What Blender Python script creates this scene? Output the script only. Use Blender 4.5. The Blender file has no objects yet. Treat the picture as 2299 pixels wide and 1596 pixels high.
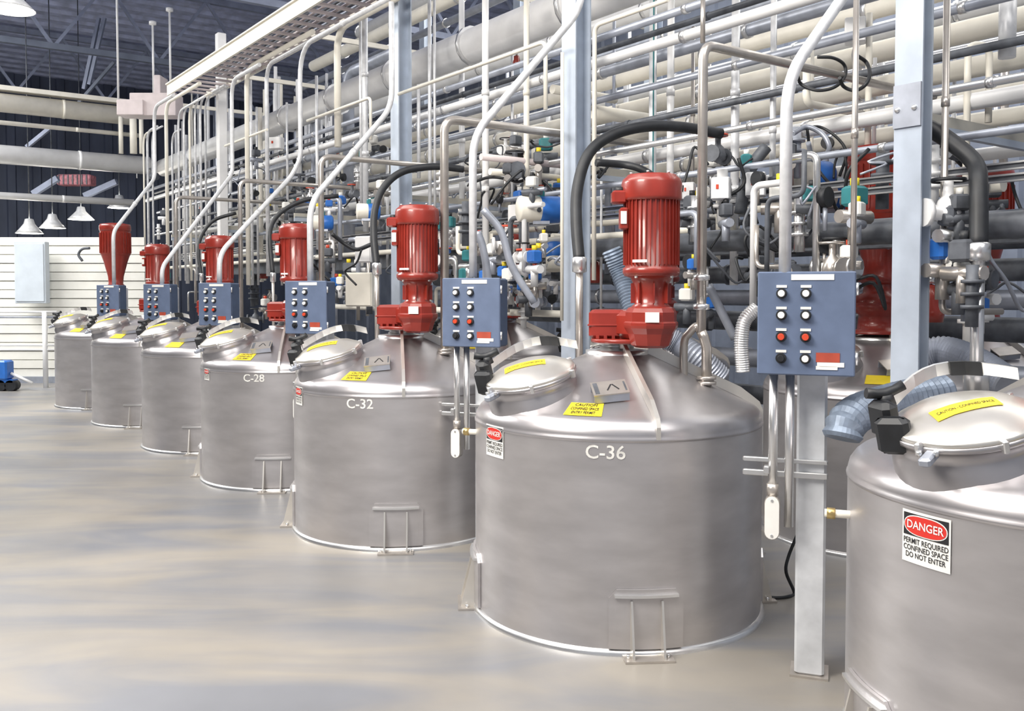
import bpy, math, random
from mathutils import Vector, Matrix
rnd = random.Random(7)
S = bpy.context.scene
COL = S.collection
PI = math.pi
# ------------------------------------------------------------------ camera, world, lights, exposure
F = 2050.0; CX = 1149.5; CYP = 724.0; HC = 2.0; PITCH = math.radians(2.0)
cd = bpy.data.cameras.new('camera'); cam = bpy.data.objects.new('camera', cd); COL.objects.link(cam)
cam.location = (0, 0, HC); cam.rotation_euler = (PI/2 - PITCH, 0, 0)
cd.sensor_width = 36; cd.lens = F/2299*36
cd.shift_y = -(798-CYP)/2299; cd.clip_end = 200
S.camera = cam
S.view_settings.view_transform = 'Standard'; S.view_settings.look = 'None'
S.view_settings.gamma = 1; S.view_settings.use_curve_mapping = False
S.view_settings.exposure = -0.18
w = bpy.data.worlds.new('world'); S.world = w; w.use_nodes = True
bg = w.node_tree.nodes['Background']; bg.inputs[0].default_value = (.80, .86, 1.0, 1); bg.inputs[1].default_value = 0.42
def area(name, loc, rot, sx, sy, power, col=(1, .97, .92)):
    l = bpy.data.lights.new(name, 'AREA'); l.shape = 'RECTANGLE'; l.size = sx; l.size_y = sy; l.energy = power; l.color = col
    o = bpy.data.objects.new(name, l); COL.objects.link(o); o.location = loc; o.rotation_euler = rot; return o
A35 = math.radians(35)
area('aisle_light_row', (-3.5, 5.0, 8.6), (0, 0, A35), 3.0, 14, 1100, (1, .96, .88))
area('rack_light_row', (4.5, 12.5, 8.9), (0, 0, A35), 4.0, 16, 1300, (1, .98, .93))
area('front_light_row', (3.5, 0.0, 8.6), (0, 0, A35), 3.0, 8, 500, (1, .97, .92))
area('far_fill_light', (-14, 15.5, 8.6), (0, 0, A35), 4.0, 10, 2800, (1, .99, .95))  # added unseen fill, brightens the far partition and ducts
area('side_key_light', (-3.8, 2.0, 6.0), (math.radians(52), 0, math.radians(-42)), 3.0, 2.0, 680, (1, .95, .88))  # added area light from front left, for highlights along the tanks

# ------------------------------------------------------------------ frames
def ray(px, py):
    u = (px-CX)/F; v = (CYP-py)/F
    fwd = Vector((0, math.cos(PITCH), -math.sin(PITCH))); up = Vector((0, math.sin(PITCH), math.cos(PITCH)))
    return fwd + up*v + Vector((u, 0, 0))
def at(px, py, Y):
    d_ = ray(px, py); return Vector((0, 0, HC)) + d_*(Y/d_.y)
T1C = Vector((.672, 5.845, 0))
D = Vector((-.5855, .8107, 0)); E = Vector((.8107, .5855, 0)); Z = Vector((0, 0, 1))
R0 = T1C.dot(E)
def W(s, r, z): return T1C + D*s + E*r + Z*z
def atr(px, py, r):
    d_ = ray(px, py); t = (r+R0)/d_.dot(E); return Vector((0, 0, HC)) + d_*t
def sr(p):
    q = p - T1C; return q.dot(D), q.dot(E)
def zm(m, r): return HC + m/.8107*(r+R0)

# ------------------------------------------------------------------ materials
MATS = {}
def mat(name, col, rough=.5, metal=0., var=.08, scale=6., bump=0., stretch=None, emit=0., coat=0.):
    if name in MATS: return MATS[name]
    m = bpy.data.materials.new(name); m.use_nodes = True; nt = m.node_tree; b = nt.nodes['Principled BSDF']
    b.inputs['Roughness'].default_value = rough; b.inputs['Metallic'].default_value = metal
    if coat: b.inputs['Coat Weight'].default_value = coat
    tc = nt.nodes.new('ShaderNodeTexCoord'); mp = nt.nodes.new('ShaderNodeMapping')
    if stretch: mp.inputs['Scale'].default_value = stretch
    nz = nt.nodes.new('ShaderNodeTexNoise'); nz.inputs['Scale'].default_value = scale; nz.inputs['Detail'].default_value = 5
    rp = nt.nodes.new('ShaderNodeValToRGB')
    c0 = [max(0, c*(1-var*1.5)) for c in col]; c1 = [min(1, c*(1+var)) for c in col]
    rp.color_ramp.elements[0].position = .3; rp.color_ramp.elements[1].position = .7
    rp.color_ramp.elements[0].color = (*c0, 1); rp.color_ramp.elements[1].color = (*c1, 1)
    nt.links.new(tc.outputs['Object'], mp.inputs[0]); nt.links.new(mp.outputs[0], nz.inputs[0])
    nt.links.new(nz.outputs[0], rp.inputs[0]); nt.links.new(rp.outputs[0], b.inputs['Base Color'])
    if bump:
        bp = nt.nodes.new('ShaderNodeBump'); bp.inputs['Strength'].default_value = bump; bp.inputs['Distance'].default_value = .01
        nt.links.new(nz.outputs[0], bp.inputs['Height']); nt.links.new(bp.outputs[0], b.inputs['Normal'])
    if emit:
        b.inputs['Emission Color'].default_value = (*col, 1); b.inputs['Emission Strength'].default_value = emit
    MATS[name] = m; return m
STEEL = mat('tank_steel', (.56, .54, .545), .36, .74, .10, 2.2, .0, (1, 1, 3))
STEELC = mat('cone_steel', (.50, .48, .49), .33, .8, .10, 3, .04)
LIDM = mat('lid_steel', (.74, .71, .66), .30, .75, .05, 5)
CHROME = mat('polished_pipe', (.80, .80, .80), .30, .9, .05, 8)
GALV = mat('galvanised_conduit', (.76, .77, .79), .42, .25, .10, 14)
CREAMP = mat('cream_pipe', (.88, .84, .74), .45, .0, .05, 5)
WHITEP = mat('white_jacket', (.86, .86, .86), .4, .1, .05, 4)
GREYP = mat('grey_pipe', (.42, .45, .52), .4, .4, .12, 7)
DARKP = mat('dark_pipe', (.12, .13, .15), .5, .2, .3, 7)
TANP = mat('stainless_tan_pipe', (.56, .52, .48), .3, .7, .1, 9)
COLM = mat('column_paint', (.47, .53, .62), .42, .25, .08, 5)
POSTM = mat('post_paint', (.68, .70, .73), .45, .2, .10, 9)
RED = mat('red_enamel', (.27, .028, .018), .32, 0, .12, 9, 0, None, 0, .3)
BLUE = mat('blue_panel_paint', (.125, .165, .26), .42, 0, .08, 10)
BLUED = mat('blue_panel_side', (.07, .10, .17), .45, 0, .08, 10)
BMOT = mat('bright_blue_enamel', (.03, .16, .55), .35, 0, .1, 9)
BLACK = mat('black_rubber', (.018, .02, .024), .5, 0, .3, 9)
WHITE = mat('white_plastic', (.85, .84, .80), .45, 0, .04, 9)
YEL = mat('yellow_label', (.86, .66, .03), .45, 0, .06, 12)
REDL = mat('red_lamp_cap', (.62, .07, .03), .3, 0, .05, 12)
STICK = mat('rust_red_sticker', (.42, .07, .04), .5, 0, .1, 12)
INK = mat('black_ink', (.015, .015, .018), .6, 0, .1, 9)
SIGNR = mat('sign_red', (.62, .03, .02), .5, 0, .05, 9)
BRASS = mat('brass', (.6, .45, .2), .35, .8, .1, 9)
HOSEM = mat('corrugated_hose', (.22, .27, .35), .4, .3, .15, 20)
TEAL = mat('teal_plastic', (.03, .20, .22), .45, 0, .1, 9)
STENC = mat('pale_stencil', (.74, .73, .69), .6, 0, .12, 30)
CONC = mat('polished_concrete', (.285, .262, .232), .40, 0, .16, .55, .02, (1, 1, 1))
LAMP = mat('lamp_glow', (1, .97, .86), .4, 0, 0, 1, 0, None, 14)
CEIL = mat('ceiling_deck', (.52, .57, .78), .6, 0, .2, 3)
TRUSS = mat('truss_paint', (.34, .38, .50), .5, .1, .15, 3)
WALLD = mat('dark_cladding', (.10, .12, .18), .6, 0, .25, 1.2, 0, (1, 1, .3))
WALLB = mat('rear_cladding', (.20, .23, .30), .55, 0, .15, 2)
WALLW = mat('white_siding', (.86, .85, .79), .5, 0, .05, 2)
PINK = mat('faded_red_paint', (.55, .22, .26), .6, 0, .3, 12)
BEIGE = mat('beige_box_paint', (.66, .58, .58), .5, 0, .06, 6)

# ------------------------------------------------------------------ mesh builder
def frame(axis):
    a = Vector(axis).normalized()
    h = Vector((0, 0, 1)) if abs(a.z) < .9 else Vector((1, 0, 0))
    x = h.cross(a).normalized(); y = a.cross(x)
    return Matrix((x, y, a)).transposed()
class MB:
    def __init__(s): s.v = []; s.f = []; s.m = []; s.mats = []; s.sm = []
    def mi(s, m):
        if m not in s.mats: s.mats.append(m)
        return s.mats.index(m)
    def add(s, vs, fs, m, smooth=True):
        o = len(s.v); k = s.mi(m); s.v += [Vector(v) for v in vs]
        for f in fs: s.f.append([i+o for i in f]); s.m.append(k); s.sm.append(smooth)
        return s
    def box(s, c, size, m, rot=None, bev=0.):
        x, y, z = [q/2 for q in size]; c = Vector(c); rot = rot or Matrix.Identity(3)
        if bev <= 0:
            vs = [Vector((i, j, k)) for k in (-z, z) for (i, j) in ((-x, -y), (x, -y), (x, y), (-x, y))]
            fs = [(3, 2, 1, 0), (4, 5, 6, 7), (0, 1, 5, 4), (1, 2, 6, 5), (2, 3, 7, 6), (3, 0, 4, 7)]
        else:
            b = min(bev, x*.9, y*.9, z*.9); vs = []
            def ring(dx, dy, zz): return [Vector((px_, py_, zz)) for (px_, py_) in ((-x+dx+b, -y+dy), (x-dx-b, -y+dy), (x-dx, -y+dy+b), (x-dx, y-dy-b), (x-dx-b, y-dy), (-x+dx+b, y-dy), (-x+dx, y-dy-b), (-x+dx, -y+dy+b))]
            vs = ring(b, b, -z)+ring(0, 0, -z+b)+ring(0, 0, z-b)+ring(b, b, z)
            fs = [tuple(range(7, -1, -1)), tuple(range(24, 32))]
            for k in range(3):
                for i in range(8): fs.append((k*8+i, k*8+(i+1) % 8, (k+1)*8+(i+1) % 8, (k+1)*8+i))
        return s.add([c + rot@v for v in vs], fs, m, False)
    def sweep(s, pts, rads, m, n=10, caps=True, smooth=True):
        pts = [Vector(p) for p in pts]; N = len(pts)
        if not hasattr(rads, '__len__'): rads = [rads]*N
        tg = []
        for i in range(N):
            a = pts[max(0, i-1)]; b = pts[min(N-1, i+1)]; tg.append((b-a).normalized() if (b-a).length > 1e-9 else Vector((0, 0, 1)))
        M = frame(tg[0]); x = M.col[0].copy(); vs = []
        for i in range(N):
            x = (x - tg[i]*x.dot(tg[i])).normalized(); y = tg[i].cross(x)
            for k in range(n):
                a = 2*PI*k/n; vs.append(pts[i] + (x*math.cos(a)+y*math.sin(a))*rads[i])
        fs = [(i*n+k, i*n+(k+1) % n, (i+1)*n+(k+1) % n, (i+1)*n+k) for i in range(N-1) for k in range(n)]
        s.add(vs, fs, m, smooth)
        if caps:
            o = len(s.v) - len(vs)
            s.f.append([o+k for k in range(n-1, -1, -1)]); s.f.append([o+(N-1)*n+k for k in range(n)])
            s.m += [s.mi(m)]*2; s.sm += [False]*2
        return s
    def cyl(s, a, b, r, m, n=12, r2=None): return s.sweep([a, b], [r, r if r2 is None else r2], m, n)
    def lathe(s, prof, m, c=(0, 0, 0), axis=(0, 0, 1), n=32, smooth=True, a0=0, a1=2*PI):
        c = Vector(c); M = frame(axis) if tuple(axis) != (0, 0, 1) else Matrix.Identity(3); vs = []
        full = abs(a1-a0-2*PI) < 1e-6; K = n if full else n+1
        for (r, z) in prof:
            for k in range(K):
                a = a0+(a1-a0)*k/n; vs.append(c + M@Vector((r*math.cos(a), r*math.sin(a), z)))
        fs = []
        for i in range(len(prof)-1):
            for k in range(n if full else n):
                k2 = (k+1) % K
                fs.append((i*K+k, i*K+k2, (i+1)*K+k2, (i+1)*K+k))
        return s.add(vs, fs, m, smooth)
    def strip(s, path, wvec, hvec, m):
        """rectangular bar swept along path with half extents wvec, hvec"""
        wv, hv = Vector(wvec), Vector(hvec); vs = []
        for p in path:
            p = Vector(p); vs += [p-wv-hv, p+wv-hv, p+wv+hv, p-wv+hv]
        N = len(path); fs = [(3, 2, 1, 0), tuple((N-1)*4+i for i in range(4))]
        for i in range(N-1):
            for k in range(4): fs.append((i*4+k, i*4+(k+1) % 4, (i+1)*4+(k+1) % 4, (i+1)*4+k))
        return s.add(vs, fs, m, False)
    def build(s, name, parent=None, origin=None):
        if parent is not None: org = ORG[parent.name]
        elif origin is not None: org = Vector(origin)
        else:
            zs = min(v.z for v in s.v); lo = [v for v in s.v if v.z < zs+.02]
            org = sum(lo, Vector())/len(lo)
        me = bpy.data.meshes.new(name)
        me.from_pydata([tuple(v-org) for v in s.v], [], s.f)
        for m in s.mats: me.materials.append(m)
        me.polygons.foreach_set('material_index', s.m); me.polygons.foreach_set('use_smooth', s.sm)
        me.update()
        o = bpy.data.objects.new(name, me); COL.objects.link(o); ORG[o.name] = org
        if parent is not None: o.parent = parent
        else: o.location = org
        return o
ORG = {}
def tag(o, label=None, cat=None, group=None, kind=None):
    if label: o['label'] = label
    if cat: o['category'] = cat
    if group: o['group'] = group
    if kind: o['kind'] = kind
    return o
def thing(name, label, cat, loc, group=None):
    o = bpy.data.objects.new(name, None); COL.objects.link(o); o.empty_display_size = .1
    o.location = loc; ORG[o.name] = Vector(loc); return tag(o, label, cat, group)
def fillet(pts, rad, k=6):
    pts = [Vector(p) for p in pts]; out = [pts[0]]
    for i in range(1, len(pts)-1):
        a, b, c = pts[i-1], pts[i], pts[i+1]; u = (a-b); v = (c-b); l = min(u.length, v.length)*.49; u.normalize(); v.normalize()
        ang = u.angle(v)
        if ang > 3.1: out.append(b); continue
        t = min(rad/math.tan(ang/2), l)
        p0 = b+u*t; p1 = b+v*t
        for q in range(k+1):
            w_ = q/k; out.append(p0*(1-w_)**2 + b*2*w_*(1-w_) + p1*w_**2)
    out.append(pts[-1]); return out
def smooth_path(pts, k=6):
    pts = [Vector(p) for p in pts]; P = [pts[0]*2-pts[1]] + pts + [pts[-1]*2-pts[-2]]; out = []
    for i in range(1, len(P)-2):
        for q in range(k):
            t = q/k; a, b, c, d_ = P[i-1], P[i], P[i+1], P[i+2]
            out.append(.5*((2*b)+(c-a)*t+(2*a-5*b+4*c-d_)*t*t+(3*b-a-3*c+d_)*t**3))
    out.append(pts[-1]); return out
def text_mb(mb, txt, size, fn, m, sx=1.):
    """flat glyph outlines laid on a surface by fn(x, y) -> world point"""
    cu = bpy.data.curves.new('lettering', 'FONT'); cu.body = txt; cu.size = size; cu.align_x = 'CENTER'; cu.align_y = 'CENTER'
    cu.resolution_u = 3; cu.fill_mode = 'FRONT'; cu.offset = size*.012
    ob = bpy.data.objects.new('lettering', cu); me = bpy.data.meshes.new_from_object(ob)
    mb.add([fn(v.co.x*sx, v.co.y) for v in me.vertices], [tuple(p.vertices) for p in me.polygons], m, False)
    bpy.data.objects.remove(ob); bpy.data.meshes.remove(me); bpy.data.curves.remove(cu)

# ------------------------------------------------------------------ setting
mb = MB(); g = [(-30, -8), (25, -8), (25, 45), (-30, 45)]
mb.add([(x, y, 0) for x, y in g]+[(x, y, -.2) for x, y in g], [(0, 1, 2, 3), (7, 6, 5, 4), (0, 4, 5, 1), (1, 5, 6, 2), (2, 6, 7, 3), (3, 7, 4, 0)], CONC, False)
fl = mb.build('floor', origin=(0, 0, 0)); tag(fl, 'smooth grey-beige polished concrete floor with cloudy stains and painted-in bluish reflections', kind='structure')
# extra stains on concrete; their bluish tint paints in reflections
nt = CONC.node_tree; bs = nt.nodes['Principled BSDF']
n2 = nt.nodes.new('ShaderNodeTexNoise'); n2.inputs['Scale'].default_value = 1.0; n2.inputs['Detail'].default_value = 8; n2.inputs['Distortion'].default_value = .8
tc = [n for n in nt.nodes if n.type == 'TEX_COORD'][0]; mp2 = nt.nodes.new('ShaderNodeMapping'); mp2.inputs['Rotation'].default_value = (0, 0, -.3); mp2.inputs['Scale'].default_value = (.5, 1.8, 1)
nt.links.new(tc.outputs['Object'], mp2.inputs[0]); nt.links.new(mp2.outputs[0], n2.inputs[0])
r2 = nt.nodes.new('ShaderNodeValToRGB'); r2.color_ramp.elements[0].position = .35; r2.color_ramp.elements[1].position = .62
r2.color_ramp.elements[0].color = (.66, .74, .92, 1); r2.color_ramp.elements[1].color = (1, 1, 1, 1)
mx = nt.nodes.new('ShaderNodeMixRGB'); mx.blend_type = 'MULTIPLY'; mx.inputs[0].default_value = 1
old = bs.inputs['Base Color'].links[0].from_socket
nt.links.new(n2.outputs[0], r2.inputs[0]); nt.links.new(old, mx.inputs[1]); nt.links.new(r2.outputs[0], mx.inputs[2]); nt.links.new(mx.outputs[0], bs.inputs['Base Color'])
HZ = 9.6
def ribbed(a, b, z0, z1, m, pitch, depth, nrm):
    a, b = Vector(a), Vector(b); L = (b-a).length; u = (b-a)/L; n = int(L/pitch); nrm = Vector(nrm); mb = MB(); prof = []
    for i in range(n):
        s0 = i*pitch
        prof += [a+u*s0, a+u*(s0+pitch*.6), a+u*(s0+pitch*.65)+nrm*depth, a+u*(s0+pitch*.95)+nrm*depth]
    prof.append(b); K = len(prof)
    vs = [p+Z*z0 for p in prof]+[p+Z*z1 for p in prof]+[p+Z*z0-nrm*.1 for p in (prof[0], prof[-1])]+[p+Z*z1-nrm*.1 for p in (prof[0], prof[-1])]
    fs = [(i, i+1, K+i+1, K+i) for i in range(K-1)]
    fs += [(2*K, 2*K+2, 2*K+3, 2*K+1)]
    return mb.add(vs, fs, m, False)
P_ = lambda s, r: W(s, r, 0)
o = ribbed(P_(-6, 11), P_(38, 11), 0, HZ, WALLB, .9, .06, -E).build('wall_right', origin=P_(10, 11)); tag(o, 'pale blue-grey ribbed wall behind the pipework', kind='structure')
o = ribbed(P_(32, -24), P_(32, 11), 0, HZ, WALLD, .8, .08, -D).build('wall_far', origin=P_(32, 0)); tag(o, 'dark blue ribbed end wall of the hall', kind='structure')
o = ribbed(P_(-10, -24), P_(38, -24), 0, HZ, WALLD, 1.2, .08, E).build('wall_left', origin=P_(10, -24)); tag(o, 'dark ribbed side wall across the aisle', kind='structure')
# ceiling deck with ribs running along E
mb = MB(); vs = []; fs = []; s = -8.; prof = []
while s < 38: prof += [(s, HZ), (s+.35, HZ), (s+.42, HZ+.09), (s+.68, HZ+.09)]; s += .75
for (s, z) in prof: vs += [W(s, -24, z), W(s, 11, z)]
fs = [(2*i, 2*i+1, 2*i+3, 2*i+2) for i in range(len(prof)-1)]
K = len(vs); vs += [W(-8, -24, HZ+.3), W(-8, 11, HZ+.3), W(38, 11, HZ+.3), W(38, -24, HZ+.3)]; fs.append((K, K+1, K+2, K+3))
o = mb.add(vs, fs, CEIL, False).build('ceiling', origin=W(15, 0, HZ)); tag(o, 'blue-grey corrugated metal roof deck', kind='structure')
# roof trusses: chords + webs, each a thing of the setting
def bar(mb, a, b, w_, m, h=None):
    a, b = Vector(a), Vector(b); M = frame(b-a); L = (b-a).length
    return mb.box((a+b)/2, (w_, h or w_, L), m, M)
for ti, (s_, zb) in enumerate(((13.5, 7.75), (19.6, 7.75), (25.5, 7.75))):
    t = bpy.data.objects.new('trim_%d' % (ti+1), None); COL.objects.link(t); t.location = W(s_, -6, zb); ORG[t.name] = W(s_, -6, zb)
    tag(t, ['steel roof truss nearest the camera at the top left', 'middle steel roof truss with pale bottom chord', 'farthest steel roof truss in front of the end wall'][ti], kind='structure')
    bar(MB(), W(s_, -24, zb), W(s_, 11, zb), .14, WALLB if ti == 1 else TRUSS).build('bottom_chord', t)
    bar(MB(), W(s_, -24, HZ-.12), W(s_, 11, HZ-.12), .14, TRUSS).build('top_chord', t)
    r = -24.
    while r < 10:
        bar(MB(), W(s_, r, zb), W(s_, r+1.2, HZ-.15), .07, TRUSS).build('web_bar', t)
        bar(MB(), W(s_, r+1.2, HZ-.15), W(s_, r+2.4, zb), .07, TRUSS).build('web_bar', t)
        r += 2.4
for k, r_ in enumerate((-4.5, -9.5, -14.5)):     # roof bracing running down the hall
    mb = MB(); bar(mb, W(4, r_, 8.2), W(31, r_+.2, 8.2), .09, TRUSS)
    o = mb.build('trim_%d' % (k+4)); tag(o, ['roof tie rail nearest the pipe rack', 'middle roof tie rail', 'outer roof tie rail'][k], kind='structure')
# pale partition across the end of the aisle
a = at(-160, 865, 19.8); b = at(330, 862, 19.8); a.z = b.z = 0; u = (b-a).normalized(); nrm = Vector((u.y, -u.x, 0))
pw = bpy.data.objects.new('wall_back', None); COL.objects.link(pw); pw.location = (a+b)/2; ORG[pw.name] = (a+b)/2; tag(pw, 'low cream partition of horizontal boards closing the aisle', kind='structure')
L = (b-a).length; Mx = Matrix((u, nrm, Z)).transposed()
zz = .12
k = 0
while zz < 3.0:
    h = .19; MB().box((a+b)/2+Z*(zz+h/2)+nrm*(.02 if k % 2 else 0), (L, .05, h-.018), WALLW, Mx).build('board', pw); zz += h; k += 1
MB().box((a+b)/2+Z*1.5-nrm*.05, (L, .04, 3.0), WALLW, Mx).build('backing', pw)
o = MB().box((a+b)/2+Z*.07+nrm*.06, (L, .06, .14), GREYP, Mx).build('baseboard_back'); tag(o, 'blue-grey kerb strip at the foot of the cream partition', kind='structure')

# ------------------------------------------------------------------ tanks
RT = .905
def cone_z(r): return 1.305 + (.82-r)*.47
LUGA = (-86, 4, 94, 184)
def make_tank(c, label, code=None, sign=None, detail=True, lidlab=True):
    c = Vector(c); t = thing('mixing_tank', label, 'tank', c, 'stainless mixing tanks')
    N = 72 if detail else 40
    MB().lathe([(RT, .0), (RT, .55), (RT, 1.175)], STEEL, c, n=N).build('shell', t)
    MB().lathe([(RT-.002, 1.17), (RT+.006, 1.178), (RT+.007, 1.188), (RT+.001, 1.196), (RT, 1.21), (RT-.008, 1.24), (RT-.03, 1.272), (.85, 1.293), (.82, 1.305), (.55, cone_z(.55)), (.3, cone_z(.3)), (.17, cone_z(.17)), (0, cone_z(.17))], STEELC, c, n=N).build('cone_top', t)
    MB().lathe([(RT-.01, .035), (RT+.012, .03), (RT+.022, .016), (RT+.024, 0)], CHROME, c, n=N).build('base_ring', t)
    MB().lathe([(.20, 1.58), (.20, 1.62), (.15, 1.625), (.11, 1.63), (.11, 1.645), (0, 1.645)], CHROME, c, n=28).build('mounting_pad', t)
    for la in LUGA[:3 if not detail else 4]:
        a = math.radians(la); rd = Vector((math.cos(a), math.sin(a), 0)); tn = Vector((-rd.y, rd.x, 0))
        def cp(x, z, off): q = a + x/RT; return c + Vector((math.cos(q), math.sin(q), 0))*(RT+off)+Z*z
        m_ = MB(); hw, hh = .205, .37; out = []
        for i in range(9): out.append((-hw+.04+(2*hw-.08)*i/8, hh))
        shape = [(-hw, .04), (-hw, hh-.05), (-hw+.012, hh-.02)]+out+[(hw-.012, hh-.02), (hw, hh-.05), (hw, .04)]
        xs = [-hw+2*hw*i/10 for i in range(11)]
        def top(x): return hh - (0.05*max(0, (abs(x)-hw+.05)/.05)**2)
        vs = []
        for x in xs:
            vs += [cp(x, .04, .001), cp(x, .04, .018), cp(x, top(x), .018), cp(x, top(x), .001)]
        fs = [(3, 2, 1, 0), tuple(40+i for i in range(4))]+[(i*4+k, i*4+(k+1) % 4, i*4+4+(k+1) % 4, i*4+4+k) for i in range(10) for k in range(4)]
        pad = m_.add(vs, fs, STEEL, False).build('anchor_pad', t)
        MB().strip([cp(x*.85, hh-.035, .026) for x in xs], Z*.007, rd*.012, CHROME).build('anchor_lip', t)
        for sx in (-.085, .085):
            b0 = c + rd*(RT-.004) + tn*sx
            th = tn*.006; pr = [(0, hh-.06), (.030, hh-.06), (.10, .02), (.10, .012), (0, .012)]
            vs = [b0+rd*x+Z*z_-th for x, z_ in pr]+[b0+rd*x+Z*z_+th for x, z_ in pr]
            MB().add(vs, [(4, 3, 2, 1, 0), (5, 6, 7, 8, 9)]+[(i, (i+1) % 5, 5+(i+1) % 5, 5+i) for i in range(5)], LIDM, False).build('gusset', t)
        Mr = Matrix((tn, rd, Z)).transposed()
        bp = MB().box(c+rd*(RT+.045)+Z*.007, (.27, .14, .012), TANP, Mr).build('base_plate', t)
        for sx in (-.11, .11): MB().cyl(c+rd*(RT+.06)+tn*sx+Z*.013, c+rd*(RT+.06)+tn*sx+Z*.032, .011, CHROME, 6).build('anchor_bolt', bp)
    # fins on the cone
    for fa in (-82, -8, 98):
        a = math.radians(fa); rd = Vector((math.cos(a), math.sin(a), 0)); tn = Vector((-rd.y, rd.x, 0)); pth = []
        for r_ in (.2, .35, .5, .65, .78, .85, .893, .912): pth.append(c+rd*r_+Z*(cone_z(r_)+.035 if r_ < .8 else {.85: 1.305, .893: 1.27, .912: 1.22}[r_]))
        m_ = MB()
        for i in range(len(pth)-1): pass
        m_.strip(pth, tn*.012, Z*.034, LIDM); m_.build('lifting_fin', t)
    # hatch: collar, lid, clamp, arm
    hd = Vector((-.56, -.34, 0)) if c.x < 2.2 or c.y > 5 else Vector((-.61, -.27, 0)); hc = c+hd*.97+Z*(cone_z(.62)+.02)
    ax = (Z + hd.normalized()*.26 + Vector((0, -.05, 0))).normalized(); M = frame(ax)
    hx = (Vector((1, 0, 0))-ax*ax.x).normalized(); hy = ax.cross(hx); Mh = Matrix((hx, hy, ax)).transposed()
    def H(x, y, z): return hc + Mh@Vector((x, y, z))
    col = MB().lathe([(.285, -.17), (.285, -.02), (.268, .0), (.268, .05), (.280, .055), (.280, .075), (.262, .077)], STEELC, hc, ax, 40).build('hatch_collar', t)
    lid = MB().lathe([(.272, .072), (.276, .082), (.270, .094), (.25, .104), (.20, .132), (.13, .153), (.06, .162), (0, .164)], LIDM, hc, ax, 40).build('hatch_lid', t)
    for k in range(6):
        a = 2*PI*(k+.5)/6; p = H(.285*math.cos(a), .285*math.sin(a), .07)
        MB().box(p, (.03, .022, .05), CHROME, Mh@Matrix.Rotation(a, 3, 'Z'), .004).build('lid_clip', t)
    if lidlab:
        m_ = MB(); x0, y0 = -.02, -.06; wl, hl = .125, .042; rr = .145
        def lf(x, y):
            r2 = math.hypot(x+x0, y+y0); zz_ = .104; tb = [(0, .164), (.06, .162), (.13, .153), (.20, .132), (.25, .104), (.27, .094)]
            for (ra, za), (rb, zb_) in zip(tb, tb[1:]):
                if ra <= r2 <= rb: zz_ = za+(zb_-za)*(r2-ra)/(rb-ra)
            return H(x+x0, y+y0, zz_+.0035)
        nx = 12; vs = [lf(-wl+2*wl*i/nx, yy) for i in range(nx+1) for yy in (-hl, 0, hl)]
        m_.add(vs, [(3*i+j, 3*i+3+j, 3*i+4+j, 3*i+1+j) for i in range(nx) for j in (0, 1)], YEL, False)
        if detail: text_mb(m_, 'CAUTION - CONFINED SPACE', .026, lambda x, y: lf(x*.62, y)+ax*.0012, INK)
        m_.build('lid_label', lid)
    # black hinge bracket at left, wing knob, arc arm behind the lid
    hb = MB(); hb.box(H(-.275, .09, .125), (.075, .12, .15), BLACK, Mh@Matrix.Rotation(.35, 3, 'Z'), .02)
    hb.box(H(-.280, .0, .085), (.06, .13, .15), BLACK, Mh@Matrix.Rotation(.9, 3, 'Z'), .018); hb.build('hinge_bracket', t)
    kn = MB(); kn.cyl(H(-.245, .12, .08), H(-.245, .12, .19), .018, CHROME, 10); kn.cyl(H(-.245, .12, .17), H(-.245, .12, .215), .036, BLACK, 12, .028)
    kn.sweep([H(-.32, .12, .235), H(-.28, .12, .222), H(-.245, .12, .215), H(-.21, .12, .222), H(-.17, .12, .235)], [.022, .02, .024, .02, .022], BLACK, 8); kn.build('wing_knob', t)
    arm = MB(); pth = [H(-.245+.03+.36*math.sin(a_)*0+(-.02+.55*q), .14+.17*math.sin(PI*q*.9), .15+.05*math.sin(PI*q)) for q, a_ in [(i/10, 0) for i in range(11)]]
    arm.strip(pth, ax*.026, Mh@Vector((0, .008, 0)), CHROME)
    arm.strip([p+Mh@Vector((0, -.013, 0)) for p in pth[6:9]], ax*.03, Mh@Vector((0, .006, 0)), BLACK); arm.build('davit_arm', t)
    cl = MB(); cl.box(H(-.24, -.20, .05), (.10, .045, .035), GREYP, Mh@Matrix.Rotation(-.75+PI/2, 3, 'Z'), .008)
    for q in (-.025, .025): cl.cyl(H(-.24+q, -.20-q*.6, .06), H(-.24+q, -.20-q*.6, .08), .010, CHROME, 8)
    cl.build('lid_clamp', t)
    # name plate bracket on the cone
    nb = Vector((-.11, -.62, 0)); nz = cone_z(nb.length); nn = (Z+nb.normalized()*.45).normalized()
    nxv = Vector((1, .1, 0)).normalized(); nxv = (nxv-nn*nxv.dot(nn)).normalized(); nyv = nn.cross(nxv); Mn = Matrix((nxv, nyv, nn)).transposed(); nc = c+nb+Z*nz
    plate = MB().box(nc+nn*.055, (.205, .15, .008), TANP, Mn); plate.box(nc+nn*.03+Mn@Vector((0, -.07, 0)), (.2, .008, .05), GREYP, Mn); plate.box(nc+nn*.028+Mn@Vector((0, .07, 0)), (.2, .008, .055), GREYP, Mn)
    pl = plate.build('plate_bracket', t)
    if detail:
        m_ = MB(); m_.box(nc+nn*.060+Mn@Vector((-.078, 0, 0)), (.025, .12, .002), DARKP, Mn); m_.box(nc+nn*.060+Mn@Vector((.088, 0, 0)), (.01, .10, .002), DARKP, Mn)
        for sx in (-1, 1): m_.box(nc+nn*.060+Mn@Vector((.015+sx*.018, 0, 0)), (.008, .07, .002), INK, Mn@Matrix.Rotation(sx*.45, 3, 'Z'))
        m_.build('plate_marks', pl)
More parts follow.
